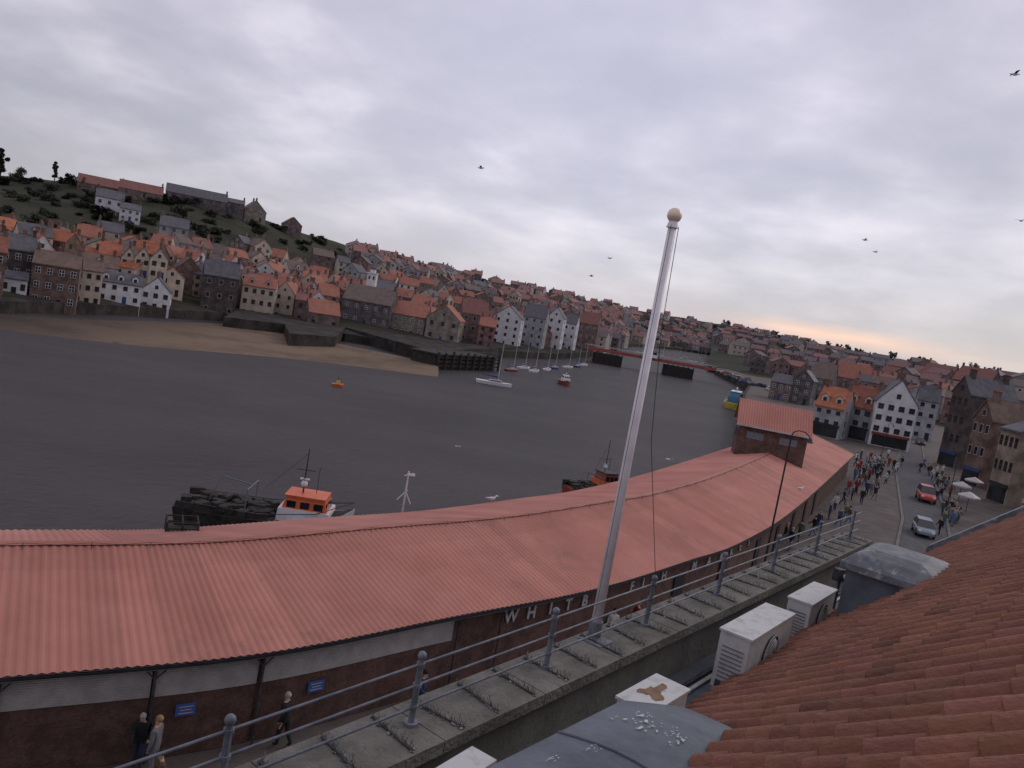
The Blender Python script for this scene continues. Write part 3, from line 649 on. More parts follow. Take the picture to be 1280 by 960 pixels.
for r in range(nr):
    for k in range(nt_):
        dz=rr_.uniform(-.004,.006); dv=rr_.uniform(-.01,.01)+.015*noise.noise(Vector((k*.15,r*.4,0))); tn=rr_.uniform(.82,1.1); tc_=(tn,tn*rr_.uniform(.93,1.07),tn*rr_.uniform(.9,1.1))
        if rr_.random()<.03: tc_=(tn*.7,tn*.75,tn*.8)
        o=len(mb.v); wob=.02*noise.noise(Vector((k*.1,r*.15,3)))
        for vv,hh in ((r*cr_+dv,-.03),(r*cr_+dv,.048),(r*cr_+dv+.016,.062),((r+1)*cr_+.03,.0)):
            for i in range(SPLIT+1):
                a=i/SPLIT; h_=.052*abs(math.sin(a*math.pi))**.7*2-.052+hh+dz+wob
                q_=QE-.05+vv/cs_-h_*SL/cs_; z_=ZE_+SL*(vv/cs_)+h_/cs_
                mb.v.append(Vector((s0+(k+a)*tw,-q_,z_)))
        n_1=SPLIT+1
        for j in range(3):
            for i in range(SPLIT):
                mb.f.append((o+j*n_1+i,o+j*n_1+i+1,o+(j+1)*n_1+i+1,o+(j+1)*n_1+i)); mb.m.append(0)
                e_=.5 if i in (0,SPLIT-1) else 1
                mb.t.append((tc_[0]*e_,tc_[1]*e_,tc_[2]*e_) if j>0 else (.16,.16,.16))  # risers and roll edges tinted dark, painting shadow gaps between the tiles
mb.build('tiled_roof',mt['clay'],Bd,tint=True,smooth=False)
mb=MB(); a=Vector((s1+.2,-QE+.1,ZE_)); b=Vector((s1+.2,-(QE+6),ZE_+6*SL)); mb.loft([[p+Vector((dx,0,dz)) for dx,dz in ((-.35,-.4),(.35,-.4),(.35,.22),(-.35,.22))] for p in (a,b)]); mb.build('verge_coping',mt['leadworn'],Bd)
MB().box((s1-.9,-4.2,6),(2.2,6,9)).build('end_wall',mt['render'],Bd)
# lead dormer, nearly flat top
eL=sq(P(594,962,12.15)); e1=sq(P(776,872,12.15)); e2=sq(P(858,884,12.15)); e3=sq(P(962,956,12.15))
st_=[(-15,eL[1]-.05,e3[1]+.2),(eL[0],eL[1],e3[1]+.1),((eL[0]+e1[0])/2,(eL[1]+e1[1])/2,e3[1]+.05),(e1[0],e1[1],e3[1]),(e2[0],e2[1]-.05,e3[1]-.02)]
hs_=[.09,.09,.09,.07,.02]
def dring(s,qa,qb,hh,dz=0):
    r=[Vector((s,-qa,10.9)),Vector((s,-qa,12.12+dz))]
    for i in range(9):
        a=i/8; r.append(Vector((s,-(qa+(qb-qa)*(.02+.96*a)),12.14+dz+hh*math.sin(math.pi*a))))
    return r+[Vector((s,-qb,12.12+dz)),Vector((s,-qb,10.9))]
mb=MB(); mb.loft([dring(s,a,b,h_) for (s,a,b),h_ in zip(st_,hs_)]); ld=mb.build('lead_dormer',mt['lead'],Bd)
mb=MB(); mb.path([tuple(p) for p in dring(*st_[2],hs_[2],.003)[2:-2]],.012); mb.build('lead_seam',mt['lead'],ld)
def dome_z(s,q_):
    a_=interp([(x[0],x[1]) for x in st_],s); b_=interp([(x[0],x[2]) for x in st_],s); t=max(0.02,min(.98,(q_-a_)/(b_-a_))); h_=interp([(x[0],h) for x,h in zip(st_,hs_)],s); return 12.14+h_*math.sin(math.pi*t)
def splat(mb,cx,cy,zf,r,rnd,n=14):
    for k in range(n):
        a=rnd.uniform(0,6.28); q_=rnd.uniform(0,1)*r; w_=rnd.uniform(.006,.02)*r*4; x_=cx+math.cos(a)*q_; y_=cy+math.sin(a)*q_*.6; st=rnd.uniform(1,2.8); th=rnd.uniform(-.5,.5)
        pts=[]
        for t in range(8):
            rr1=w_*rnd.uniform(.5,1.3); ax=math.cos(t*math.tau/8)*rr1*st; ay=math.sin(t*math.tau/8)*rr1
            X_=x_+ax*math.cos(th)-ay*math.sin(th); Y_=y_+ax*math.sin(th)+ay*math.cos(th); pts.append((X_,Y_,zf(X_,-Y_)))
        mb.add(pts,[list(range(8))])
rnd=random.Random(5)
mb=MB()
for px,py,r in ((800,900,.17),(805,890,.1),(852,925,.16),(742,935,.08),(690,945,.07),(770,890,.07),(840,915,.1),(815,908,.12)):
    v=P(px,py,12.22); s_,q_=sq(v); splat(mb,s_,-q_,lambda X_,q2:dome_z(X_,q2)+.01,r,rnd)
mb.build('bird_dropping',mt['dropping'],ld)
# far lead hood, boxy with a low hipped lid
sB,qB=sq(P(1128,705,12.2))
mb=MB(); mb.box((sB,-qB,11.2),(1.5,1.2,1.7),top=.97)
hd_=mb.build('lead_roof_hatch',mt['lead'],Bd)
mb=MB(); mb.box((sB,-qB,12.1),(1.66,1.34,.12)); mb.box((sB,-qB,12.22),(1.62,1.3,.13),top=.82); mb.box((sB,-qB,12.325),(1.32,1.06,.08),top=.6)
ho=mb.build('hood',mt['leadworn'],hd_,smooth=False); bv=ho.modifiers.new('b','BEVEL'); bv.width=.02; bv.segments=2
RL=thing('parapet_railing','grey metal railing with ball topped posts along the concrete ledge','railing',(P5.x,P5.y,11.31),ang)
ss=[sq(P(x,y,11.3))[0] for x,y in ((272,960),(510,905),(687,838),(812,785),(898,745),(958,713),(1010,690),(1047,670))]
ss=[ss[1]-3.0-(ss[2]-ss[1]),ss[1]-(ss[2]-ss[1])*.92]+ss[1:]
PH=.6
for s in ss:
    mb=MB(); mb.tube((s,0.02,0),(s,.02,.03),.065,n=12); mb.tube((s,.02,.03),(s,.02,PH),.03,.026,n=10); mb.tube((s,.02,.15),(s,.02,.18),.04,n=10); mb.tube((s,.02,.345),(s,.02,.375),.04,n=10); mb.tube((s,.02,.535),(s,.02,.565),.038,n=10)
    po=mb.build('post',mt['railgrey'],RL,smooth=False); MB().sph((s,.02,PH+.025),.041).build('ball_finial',mt['railgrey'],po,smooth=True)
for z_ in (.16,.36,.55): MB().tube((-15,.02,z_),(sEnd,.02,z_),.012,n=8).build('rail',mt['railgrey'],RL,smooth=True)
rnd=random.Random(9); SPK=[]
for q_ in range(3):
    mb=MB()
    for k in range(46):
        y_=-.3+k*.013+rnd.uniform(-.006,.006); sg=rnd.choice((-1,1))
        mb.tube((0,y_,.012),(sg*rnd.uniform(.015,.05),y_+rnd.uniform(-.02,.02),rnd.uniform(.04,.085)),.003,.002,n=4)
        if rnd.random()<.3: mb.sph((rnd.uniform(-.03,.03),y_,.004),rnd.uniform(.008,.018),n=6,k=4,sc=(1.4,1.4,.3))
    SPK.append(mb.mesh('spikes',mt['spike']))
spb=MB().box((0,0,.006),(.03,.58,.012)).mesh('strip_base',mt['darksteel'])
x=ss[1]-.6; j=0
while x<sEnd-.3:
    j+=1; t=thing('bird_spike_strip',f'soiled bird spike strip across the ledge, {ordn(j)} from the near end','bird spikes',(P5.x+dd.x*x,P5.y+dd.y*x,11.313),ang+.15*rnd.uniform(-1,1),'bird spike strips across the ledge')
    put('spikes',SPK[j%3],t); put('strip_base',spb,t); x+=.55
b=P(742,796,11.3); FP=thing('flagpole','tall tapering white flagpole with gilded ball top rising beside the ledge','flagpole',(b.x,b.y,0))
tp=P(838,282,Y=b.y).z
MB().tube((0,0,10.9),(0,0,tp),.064,.048,n=24).build('pole',mt['polewhite'],FP,smooth=True)
MB().tube((0,0,tp-.02),(0,0,tp+.05),.07,.05,n=16).build('truck_cap',mt['polewhite'],FP); MB().sph((0,0,tp+.12),.085,n=24,k=14).build('ball_finial',mt['gold'],FP,smooth=True)
MB().tube((0,0,11.31),(0,0,11.5),.08,n=16).build('base_collar',mt['railgrey'],FP)
MB().box((.02,-.12,11.25),(.3,.3,.14),ang).build('bracket',mt['railgrey'],FP)
sR=sq(P(808,735,11.75))[0]; rl_=Vector((P5.x+dd.x*sR-b.x,P5.y+dd.y*sR-b.y,11.75))
mb=MB(); mb.tube((.07,0,tp),(.10,0,tp-1.2),.005,n=4); mb.tube((.10,0,tp-1.2),(rl_.x*.35,rl_.y*.35,13.7),.005,n=4); mb.tube((rl_.x*.35,rl_.y*.35,13.7),rl_,.005,n=4); mb.tube((-.03,-.08,tp),(-.05,-.09,11.6),.004,n=4); mb.build('halyard',mt['darksteel'],FP)
def acunit(cor,ztop,h,label,stain=False):
    c=[P(x,y,ztop) for x,y in cor]; ctr=sum(c,Vector())/4; e_=((c[1]-c[0])+(c[2]-c[3]))/2; f_=((c[3]-c[0])+(c[2]-c[1]))/2
    L_=e_.length; W__=f_.length; a=math.atan2(e_.y,e_.x)
    t=thing('air_conditioning_unit',label,'air conditioner',(ctr.x,ctr.y,ztop-h),a)
    cs=MB().box((0,0,h/2+.02),(L_,W__,h-.04)).build('casing',mt['acwhite'],t); bv=cs.modifiers.new('b','BEVEL'); bv.width=.015; bv.segments=2
    MB().box((0,0,h-.0),(L_+.03,W__+.03,.03)).build('lid',mt['acwhite'],t)
    for sx_ in (-1,1): MB().box((sx_*L_*.35,0,-.03),(.06,W__+.05,.08)).build('foot',mt['darksteel'],t)
    mb=MB()
    for k in range(9): mb.box((-L_/2-.006,0,h*.2+k*h*.07),(.012,W__*.7,.01))
    mb.build('side_grille',mt['railgrey'],t)
    rr2=min(L_,h)*.36
    MB().tube((0,-W__/2-.004,h*.5),(0,-W__/2-.02,h*.5),rr2,n=24).build('fan_grille',mt['darksteel'],t)
    mb=MB()
    for r_ in (.2,.4,.6,.8,.98):
        pts=[(rr2*r_*math.cos(a_*math.tau/20),-W__/2-.03,h*.5+rr2*r_*math.sin(a_*math.tau/20)) for a_ in range(21)]; mb.path(pts,.006,n=4)
    for a_ in range(8): mb.tube((0,-W__/2-.03,h*.5),(rr2*math.cos(a_*math.tau/8),-W__/2-.03,h*.5+rr2*math.sin(a_*math.tau/8)),.005,n=4)
    mb.build('fan_guard',mt['acwhite'],t)
    MB().box((-L_/2-.012,W__*.25,h*.12),(.02,.08,.12)).build('valve_cover',mt['darksteel'],t)
    if stain:
        r3=random.Random(2); pts=[]
        for k in range(26):
            a_=k*math.tau/26; q2=(.11+.045*math.sin(3*a_+1)+r3.uniform(-.035,.05)); pts.append((q2*math.cos(a_)*1.4,q2*math.sin(a_),h+.0175))
        MB().add(pts,[list(range(26))]).build('stain',mt['stain'],t)
    return t
acunit(((903,786),(958,754),(993,769),(938,801)),11.45,.8,'large white air conditioning unit, middle of the three behind the ledge')
acunit(((987,746),(1018,728),(1046,738),(1014,757)),11.35,.7,'smaller white air conditioning unit behind the large one, nearest the lead hatch')
acunit(((770,872),(820,845),(862,862),(815,892)),11.3,.7,'white air conditioning unit with brown stained lid beside the lead dormer',stain=True)
acunit(((535,968),(590,938),(618,950),(565,988)),11.3,.7,'white air conditioning unit partly cut off by the bottom photo edge')
v=P(953,818,11.05); t=thing('satellite_dish','small round grey dish between air conditioning unit and tiled roof','satellite dish',v)
MB().sph((0,0,.15),.16,n=16,k=8,sc=(1,.35,1)).build('dish',mt['acwhite'],t,smooth=True); MB().tube((0,0,-.3),(0,.03,.12),.02).build('bracket',mt['darksteel'],t)
v=P(1052,715,11.3); t=thing('wall_floodlight','small dark floodlight on a bracket by the lead hatch','floodlight',(v.x,v.y,10.6))
MB().tube((0,0,0),(0,0,.55),.025).build('stem',mt['darksteel'],t); MB().box((0,0,.65),(.28,.14,.22),.5).build('housing',mt['darksteel'],t); MB().sph((.05,-.1,.65),.05).build('lens',mt['white'],t)
t=thing('gutter_pipes','pair of thin pipes running along the gutter behind the ledge','pipes',(P5.x,P5.y,10.55),ang)
for i in range(2): MB().path([(-12,-.45-i*.1,.04),(-3,-.47-i*.1,.05),(2,-.44-i*.1,.04),(sEnd-.5,-.46-i*.1,.05)],.025).build('pipe',mt['acwhite' if i else 'darksteel'],t)
# ---------------- street lamps
c=P(947,745,0); hh=4
while proj((c.x,c.y,hh))[1]>545 and hh<20: hh+=.1
t=thing('street_lamp','tall black street lamp rising in front of the brick roof hut','street lamp',(c.x,c.y,0))
MB().tube((0,0,0),(0,0,1.4),.13,.11).build('base',mt['dark'],t); MB().tube((0,0,1.4),(0,0,hh),.07,.05).build('column',mt['dark'],t)
MB().path([(0,0,hh),(.1,0,hh+.25),(.4,0,hh+.38),(.8,0,hh+.34),(1.1,0,hh+.12),(1.15,0,hh)],.035).build('arm',mt['dark'],t)
MB().tube((1.15,0,hh+.05),(1.15,0,hh-.25),.08,.22,n=12).build('lantern',mt['darksteel'],t)
lamp_src=t
for px,py,lb in ((1098,588,'black street lamp on the crowded setts beyond the market end'),(1182,640,'black street lamp on the right pavement by the shops')):
    dup(lamp_src,P(px,py,0),0,lb,sc=.7)
# ---------------- west town houses
g='houses on the west side of the harbour'
def hw(*a,**k): return hpx(*a,east=False,group=g,**k)
hw(1012,1046,546,508,484,0,-12,'side','grey','orange',3,3,'grey rendered building with orange roof left of the white row',d=10,dormer=2,shop=True)
hw(1047,1082,549,508,482,0,-12,'side','grey','rust red',3,3,'pale grey building with red dormered roof beside the tall white gable',d=10,dormer=2,shop=True)
hw(1086,1133,560,503,474,0,8,'gable','white','slate',4,4,'tall white gabled house with four storeys facing the quay street',d=7,side=False,shop=True)
hw(1138,1162,550,500,482,0,5,'side','grey','slate',2,4,'pale tall house set back behind the tall white gable',d=6,side=False)
hw(1166,1196,582,488,468,0,-50,'gable','dark brick','slate',3,4,'tall dark brick shop building at the top of the street',d=10,shop=True)
hw(1194,1226,606,520,497,0,-52,'gable','brown brick','brown',3,3,'brown brick gabled shop building halfway along the right pavement',d=9,shop=True)
hw(1224,1262,628,535,516,0,-56,'side','sandstone','slate',4,3,'sandstone building with tall windows on the right side of street',d=10,shop=True)
hw(1258,1330,660,535,505,0,-56,'side','sandstone','slate',5,3,'sandstone corner building cut by the right photo edge',d=10,shop=True)
hw(960,985,500,478,468,0,-10,'side','brown brick','slate',3,2,'low brick quay building left of the dark brick building',d=8)
hw(986,1010,505,474,462,0,-10,'gable','dark brick','slate',2,3,'narrow dark gabled building behind the roof hut',d=8)
hw(1008,1034,500,472,452,0,-10,'side','dark brick','brown',3,3,'dark brick building behind the roof hut at the harbour head',d=10)
hw(1036,1080,492,472,454,0,-10,'side','brown brick','orange',4,3,'brown brick building with orange roof behind the white row',d=10)
hw(1096,1140,500,472,460,0,-10,'side','brown brick','rust red',3,3,'brown brick building behind the tall white gable',d=10)
hw(1140,1178,508,470,454,0,-30,'side','brown brick','rust red',3,3,'brown brick terrace above the pale tall house',d=12)
hw(1180,1225,520,476,458,0,-30,'side','dark brick','rust red',4,3,'dark terrace with red roof above the brick shops',d=12)
hw(1228,1300,525,482,466,0,-30,'side','dark brick','brown',5,3,'dark terrace with brown roof at upper right edge',d=12)
budget=300-NH-22-7-9-17
for r_i,(off,x0,x1,mx_) in enumerate(((20,945,1300,36),(60,940,1300,34),(120,900,1300,40),(200,888,1300,44),(300,886,1300,44),(430,886,1290,44))):
    u=uof(x0,470); n=0
    while u<uof(x1,470) and n<mx_:
        Y0=interp(wb,u); Y2=interp(wr,u,1); Y=Y0+off*(Y2-Y0)/700+random.uniform(-6,6)+8
        X=u*Y; z=zW(X,Y); n+=1; w_=random.uniform(8,14); wl=random.choice(['brown brick','dark brick','dark brick','red brick','sandstone','cream','grey','brown brick']); rf=random.choice(['rust red','rust red','slate','brown','orange','brown','slate'])
        a=-math.atan2(X,Y)+R(random.choice((-35,-20,0,20)))
        if r_i<2 and budget>0:
            budget-=1
            house(X,Y,z,a,w_,8,random.uniform(6,9),random.uniform(2.5,3.5),random.choice(('side','side','gable')),wl,rf,3,2,
              f'{wl} house with {rf} roof, {ordn(n)} from left in {RP[r_i]} row of west town',group='houses climbing behind the west town',side=False,door=False)
        else: farhouse(X,Y,z,a,w_,8,random.uniform(6,9),3,wl,rf,random.random()<.3)
        u+=w_*random.uniform(1.0,1.4)/Y
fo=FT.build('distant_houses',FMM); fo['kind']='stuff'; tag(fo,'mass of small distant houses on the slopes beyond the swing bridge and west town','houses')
v=P(1189,549,Y=P(1189,575,0).y-3); t=thing('hanging_sign','oval red shop sign hung high on the dark brick shop','sign',(v.x,v.y,v.z))
MB().sph((0,0,0),1.3,n=20,k=12,sc=(.75,.12,1)).build('board',mt['red'],t,smooth=True); MB().box((0,-.2,.1),(1.2,.05,.35)).build('lettering_band',mt['white'],t); MB().tube((0,0,0),(1.6,.8,.2),.07).build('bracket',mt['dark'],t)
pm=MB().tube((0,0,0),(0,0,2.4),.04).mesh('pole',mt['dark'])
mb=MB()
for k in range(8):
    a0_,a1_=k*math.tau/8,(k+1)*math.tau/8; mb.add([(0,0,3.0),(1.5*math.cos(a0_),1.5*math.sin(a0_),2.35),(1.5*math.cos(a1_),1.5*math.sin(a1_),2.35)],[(0,1,2)]); mb.add([(1.5*math.cos(a0_),1.5*math.sin(a0_),2.35),(1.5*math.cos(a1_),1.5*math.sin(a1_),2.35),(1.5*math.cos(a1_),1.5*math.sin(a1_),2.15),(1.5*math.cos(a0_),1.5*math.sin(a0_),2.15)],[(0,1,2,3)])
cm=mb.mesh('canopy',mt['cream_metal'])
for i,(px,py) in enumerate(((1198,625),(1207,640),(1214,618))):
    v=P(px,py,0); t=thing('parasol',f'pale shop parasol on the right pavement, {ORD[i+1]} of three','parasol',v,0,'pale parasols outside the shops'); t.scale=(.85,)*3; put('pole',pm,t); put('canopy',cm,t)
# ---------------- vehicles
def car(label,v,rz,paint,L_=4.2,H_=1.5):
    t=thing('parked_car',label,'car',v,rz)
    st=[(-L_/2,.55,.35,.8),(-L_/2+.15,.8,.3,.92),(-L_*.25,.86,.28,.95),(L_*.15,.87,.28,.95),(L_*.35,.84,.28,.88),(L_/2-.15,.75,.3,.75),(L_/2,.6,.38,.6)]
    mb=MB(); mb.loft([[Vector((x,-hw_,zb+.1)),Vector((x,-hw_*.9,zb)),Vector((x,hw_*.9,zb)),Vector((x,hw_,zb+.1)),Vector((x,hw_,zt-.1)),Vector((x,hw_*.9,zt)),Vector((x,-hw_*.9,zt)),Vector((x,-hw_,zt-.1))] for x,hw_,zb,zt in st]); mb.build('body',paint,t)
    mb=MB(); c_=[(-L_*.46,.93,.80),(-L_*.38,H_-.05,.66),(-.1,H_,.68),(L_*.1,H_-.03,.66),(L_*.27,.93,.80)]
    mb.loft([[Vector((x,-.8,.9)),Vector((x,.8,.9)),Vector((x,wt,max(.91,z))),Vector((x,-wt,max(.91,z)))] for x,z,wt in c_]); mb.build('window',mt['glass'],t)
    MB().loft([[Vector((x,-.62,H_-.02)),Vector((x,.62,H_-.02)),Vector((x,.62,H_+.02)),Vector((x,-.62,H_+.02))] for x in (-L_*.37,L_*.1)]).build('roof_panel',paint,t)
    for sx_ in (-1,1):
        for sy in (-1,1):
            wh=MB().tube((sx_*L_*.31,sy*.72,.32),(sx_*L_*.31,sy*.88,.32),.32,n=16).build('wheel',mt['rubber'],t); MB().tube((sx_*L_*.31,sy*.87,.32),(sx_*L_*.31,sy*.895,.32),.19,n=12).build('rim',mt['silver'],wh)
        for sy in (-.6,.6): MB().box((sx_*(L_/2-.06),sy,.68),(.12,.3,.14)).build('headlight' if sx_>0 else 'tail_light',mt['white' if sx_>0 else 'red'],t)
    return t
rd=R(-110)
car('red car driving down the street among the crowd',P(1156,626,0),rd,mt['carred']).scale=(1.1,1.1,1.25)
car('silver blue car at the near end of the street behind the foreground roof',P(1153,668,0),rd,mt['silver'])
cs=car('dark car parked furthest up the street',P(1150,556,0),rd,mt['dark'])
def recol(o,mm):
    for c_ in o.children:
        if c_.name.startswith(('body','roof_panel')): c_.data=c_.data.copy(); c_.data.materials[0]=mm
for i in range(22):
    px=895+i*5+random.uniform(-1,1); py=463+i*1.7+random.uniform(-2,5); v=P(px,py,0.02)
    o=dup(cs,v,random.choice((0,.3,1.5)),f'small distant parked car on the far quay, {ordn(i+1)} from left','cars parked on the far west quay')
    if i%3: recol(o,mt[['silver','white','carred','navy'][i%4]])
# ---------------- boats
ST=[(-.5,.8,0),(-.35,.95,0),(-.1,1,0),(.15,.95,.05),(.32,.7,.15),(.44,.35,.3),(.5,.02,.45)]
def hull(mb,L_,B,fb,dr,bow=.9,st=ST,k=1.0):
    rings=[]
    for x,b_,s_ in st:
        hb=B/2*b_*k; zt=fb+s_*bow; rings.append([Vector((x*L_*k,-hb,zt+(k-1))),Vector((x*L_*.97*k,-hb*.8,0)),Vector((x*L_*.94,-hb*.15,-dr)),Vector((x*L_*.94,hb*.15,-dr)),Vector((x*L_*.97*k,hb*.8,0)),Vector((x*L_*k,hb,zt+(k-1)))])
    mb.loft(rings)
def fishing(label,v,rz,hc,cc,L_=11,name='fishing_boat',sc=1,cx_=.12,ch_=2.1,cw=3.0,gear=True,topc=None,bow=1.6,mh=3.0,basec=None,bowc=None):
    t=thing(name,label,'boat',v,rz); t.scale=(sc,)*3
    mb=MB(); hull(mb,L_,3.8,1.3,.6,bow); mb.build('hull',hc,t)
    if gear: mb=MB(); hull(mb,L_,3.8,1.3,.6,bow,ST[3:],1.015); mb.build('bow_panel',bowc or mt['white'],t)
    MB().box((-.5,0,1.32),(L_*.8,3.1,.06)).build('deck',mt['darksteel'],t)
    MB().path([(-L_*.48,-1.6,1.75),(0,-1.85,1.75),(L_*.3,-1.4,1.75+.15*bow),(L_*.5,0,1.7+.45*bow),(L_*.3,1.4,1.75+.15*bow),(0,1.85,1.75),(-L_*.48,1.6,1.75)],.03).build('gunwale_rail',mt['darksteel'] if gear else mt['white'],t)
    X0=L_*cx_; zc=1.3+ch_
    MB().box((X0,0,1.3+ch_*.28),(cw+.5,2.6,ch_*.56),top=.96).build('cabin_base',basec or (mt['white'] if gear else cc),t)
    MB().box((X0,0,1.3+ch_*.77),(cw,2.3,ch_*.44),top=.86).build('wheelhouse',cc,t)
    MB().box((X0-.05,0,zc+.06),(cw*.92,2.1,.13)).build('wheelhouse_roof',topc or mt['orange'],t)
    for y_ in (-1.1,1.1):
        for x in (-cw*.3,0,cw*.3): MB().box((X0+x,y_,1.3+ch_*.74),(cw*.2,.07,ch_*.26)).build('window',mt['glass'],t)
    for y_ in (-.6,.1,.75): MB().box((X0+cw*.475,y_,1.3+ch_*.74),(.07,.5,ch_*.24)).build('window',mt['glass'],t)
    mb=MB(); mb.tube((X0-.4,0,zc),(X0-.4,0,zc+mh),.06,.03); mb.tube((X0-1,0,zc+1.6),(X0+.2,0,zc+1.6),.03); mb.tube((X0-.4,-.6,zc+1.1),(X0-.4,.6,zc+1.1),.025); mb.tube((X0+.4,.3,zc),(X0+.4,.3,zc+1.8),.02); mb.tube((X0-.4,0,zc+mh*.9),(X0-cw,0,zc),.015,n=4); mb.build('mast',mt['darksteel'],t)
    mb=MB(); mb.sph((X0-.4,0,zc+.7),.22); mb.tube((X0-.7,0,zc+1.0),(X0-.1,0,zc+1.0),.07); mb.build('radar',mt['white'],t)
    if gear:
        mb=MB(); mb.path([(-L_*.1,-1.3,1.3),(-L_*.1,-1.3,3.0),(-L_*.1,1.3,3.0),(-L_*.1,1.3,1.3)],.045); mb.tube((-L_*.1,0,3.0),(-L_*.28,0,3.3),.045); mb.tube((-L_*.28,0,3.3),(-L_*.34,0,1.6),.025); mb.build('gantry',mt['railgrey'],t)
        mb=MB(); r_=random.Random(4)
        for k in range(46): mb.box((-L_*.49+r_.random()*L_*.54,r_.uniform(-1.4,1.4),1.42+r_.random()*.32),(r_.uniform(.5,1.1),r_.uniform(.4,.7),r_.uniform(.25,.4)),r_.random()*3)
        for sy in (-1.6,1.6): mb.box((-L_*.22,sy,1.5),(L_*.52,.1,.42))
        mb.build('deck_gear',mt['timber'],t)
    return t
v=P(331,655,-1.4); fishing('white and orange boat with low cluttered dark deck moored behind the market, left',(v.x,v.y,WZ+2.0),R(4),mt['timber'],mt['orange'],10.8,cx_=.23,ch_=1.6,cw=2.8,bow=2.6)
v=P(748,611,-1.5); fishing('dark red lifeboat with tall mast moored behind the middle of the market',(v.x,v.y,WZ+1.4),R(30),mt['darkred'],mt['darkred'],8.5,sc=.85,topc=mt['darksteel'],cx_=.1,ch_=2.0,cw=2.0,mh=4.0,basec=mt['orange'],bowc=mt['darkred'])
v=P(917,509,WZ); fishing('blue and yellow pleasure boat moored left of the roof hut',(v.x,v.y,WZ),R(70),mt['yellow'],mt['teal'],14,sc=1.45,gear=False,topc=mt['white'],cw=6,cx_=0)
v=P(705,481,WZ); fishing('small red hulled boat moored among the yachts',(v.x,v.y,WZ),R(-80),mt['darkred'],mt['white'],9,sc=.8,gear=False,topc=mt['white'])
v=P(422,483,WZ); t=thing('mooring_float','tiny orange work float alone on the open water','boat',v,.4)
mb=MB(); hull(mb,2.1,1.3,.45,.3,.3); mb.build('hull',mt['orange'],t); MB().box((0,0,.7),(.8,.7,.7),top=.6).build('cabin',mt['yellow'],t); MB().tube((0,0,1.0),(0,0,1.7),.05).build('mast',mt['dark'],t)
def yacht(label,v,rz,L_=9):
    t=thing('sailing_yacht',label,'yacht',v,rz,'yachts moored by the east quay')
    mb=MB(); hull(mb,L_,2.6,.75,.4,.4); mb.build('hull',mt['white'],t); MB().box((.3,0,1.0),(L_*.4,1.5,.45),top=.85).build('cabin',mt['cream_metal'],t)
    MB().box((.3,0,1.05),(L_*.3,1.46,.18)).build('window',mt['glass'],t)
    MB().tube((.8,0,1),(.8,0,11.5),.1,.06).build('mast',mt['acwhite'],t); mb=MB(); mb.tube((.8,0,2),(-3,0,2.1),.24,.16); mb.build('furled_sail',mt['navy'],t)
    mb=MB(); mb.tube((L_*.49,0,1.2),(.8,0,11.2),.02,n=4); mb.tube((-L_*.49,0,1),(.8,0,11.2),.02,n=4)
    for sg in (-1,1): mb.tube((.6,sg*1.2,1),(.8,0,10),.02,n=4)
    mb.build('rigging',mt['darksteel'],t); return t
y0=yacht('large white yacht lying nearest in front of the timber jetty',P(617,481,WZ),R(5),8.6)
for i,(px,py,r_) in enumerate(((640,464,60),(668,465,70),(684,463,75),(693,461,65),(710,460,60),(722,459,70),(730,457,65),(655,461,60))):
    o=dup(y0,P(px,py,WZ),R(r_),f'white moored yacht by the east quay, {ORD[i+1]} placed of the small row','yachts moored by the east quay',sc=.8)
    if i in (0,3,5): recol_=[c_ for c_ in o.children if c_.name.startswith('hull')][0]; recol_.data=recol_.data.copy(); recol_.data.materials[0]=mt['navy' if i else 'darkred']; o['label']=('navy' if i else 'red')+f' hulled moored yacht by the east quay, {ORD[i+1]} placed of the row'
for i in range(26):
    px=random.uniform(792,905); py=interp([(792,440),(905,452)],px)+random.uniform(-2,6)
    dup(y0,P(px,py,WZ),R(random.uniform(60,120)),'tiny distant yacht in the marina beyond the swing bridge','distant marina yachts',sc=.9)
# ---------------- swing bridge
a=P(733,434,2.2); b=P(893,462,2.2); L_=(b-a).length; t=thing('swing_bridge','red girder swing bridge on dark piers across the harbour','bridge',(a.x,a.y,0),math.atan2(b.y-a.y,b.x-a.x))
MB().box((L_/2,0,1.75),(L_*1.05,7,.4)).build('deck',mt['darksteel'],t)
for y_ in (-3.6,3.6):
    MB().box((L_/2,y_,2.2),(L_,.3,1.1)).build('girder',mt['bridgered'],t)
    mb=MB(); mb.tube((0,y_,3.8),(L_,y_,3.8),.09)
    for i in range(int(L_/4)): mb.tube((i*4,y_,2.7),(i*4,y_,3.8),.07,n=5)
    mb.build('railing',mt['cream_metal'],t)
for f_ in (.17,.72):
    MB().box((L_*f_,0,-1.8),(12,10,5)).build('pier',mt['timber'],t)
    mb=MB()
    for k in range(6): mb.tube((L_*f_-6+k*2.4,-5.4,-6),(L_*f_-6+k*2.4,-5.4,1.4),.3,n=6)
    mb.build('fender_piles',mt['timber'],t)
for f_ in (.45,.5):
    cb_=MB().box((L_*f_,-5,4.2),(3,3,2.8)).build('control_cabin',mt['white'],t); MB().box((L_*f_,-6.52,4.8),(2.4,.08,1)).build('window',mt['glass'],cb_); MB().box((L_*f_,-5,5.75),(3.5,3.5,.3)).build('cabin_roof',HR['slate'],cb_)
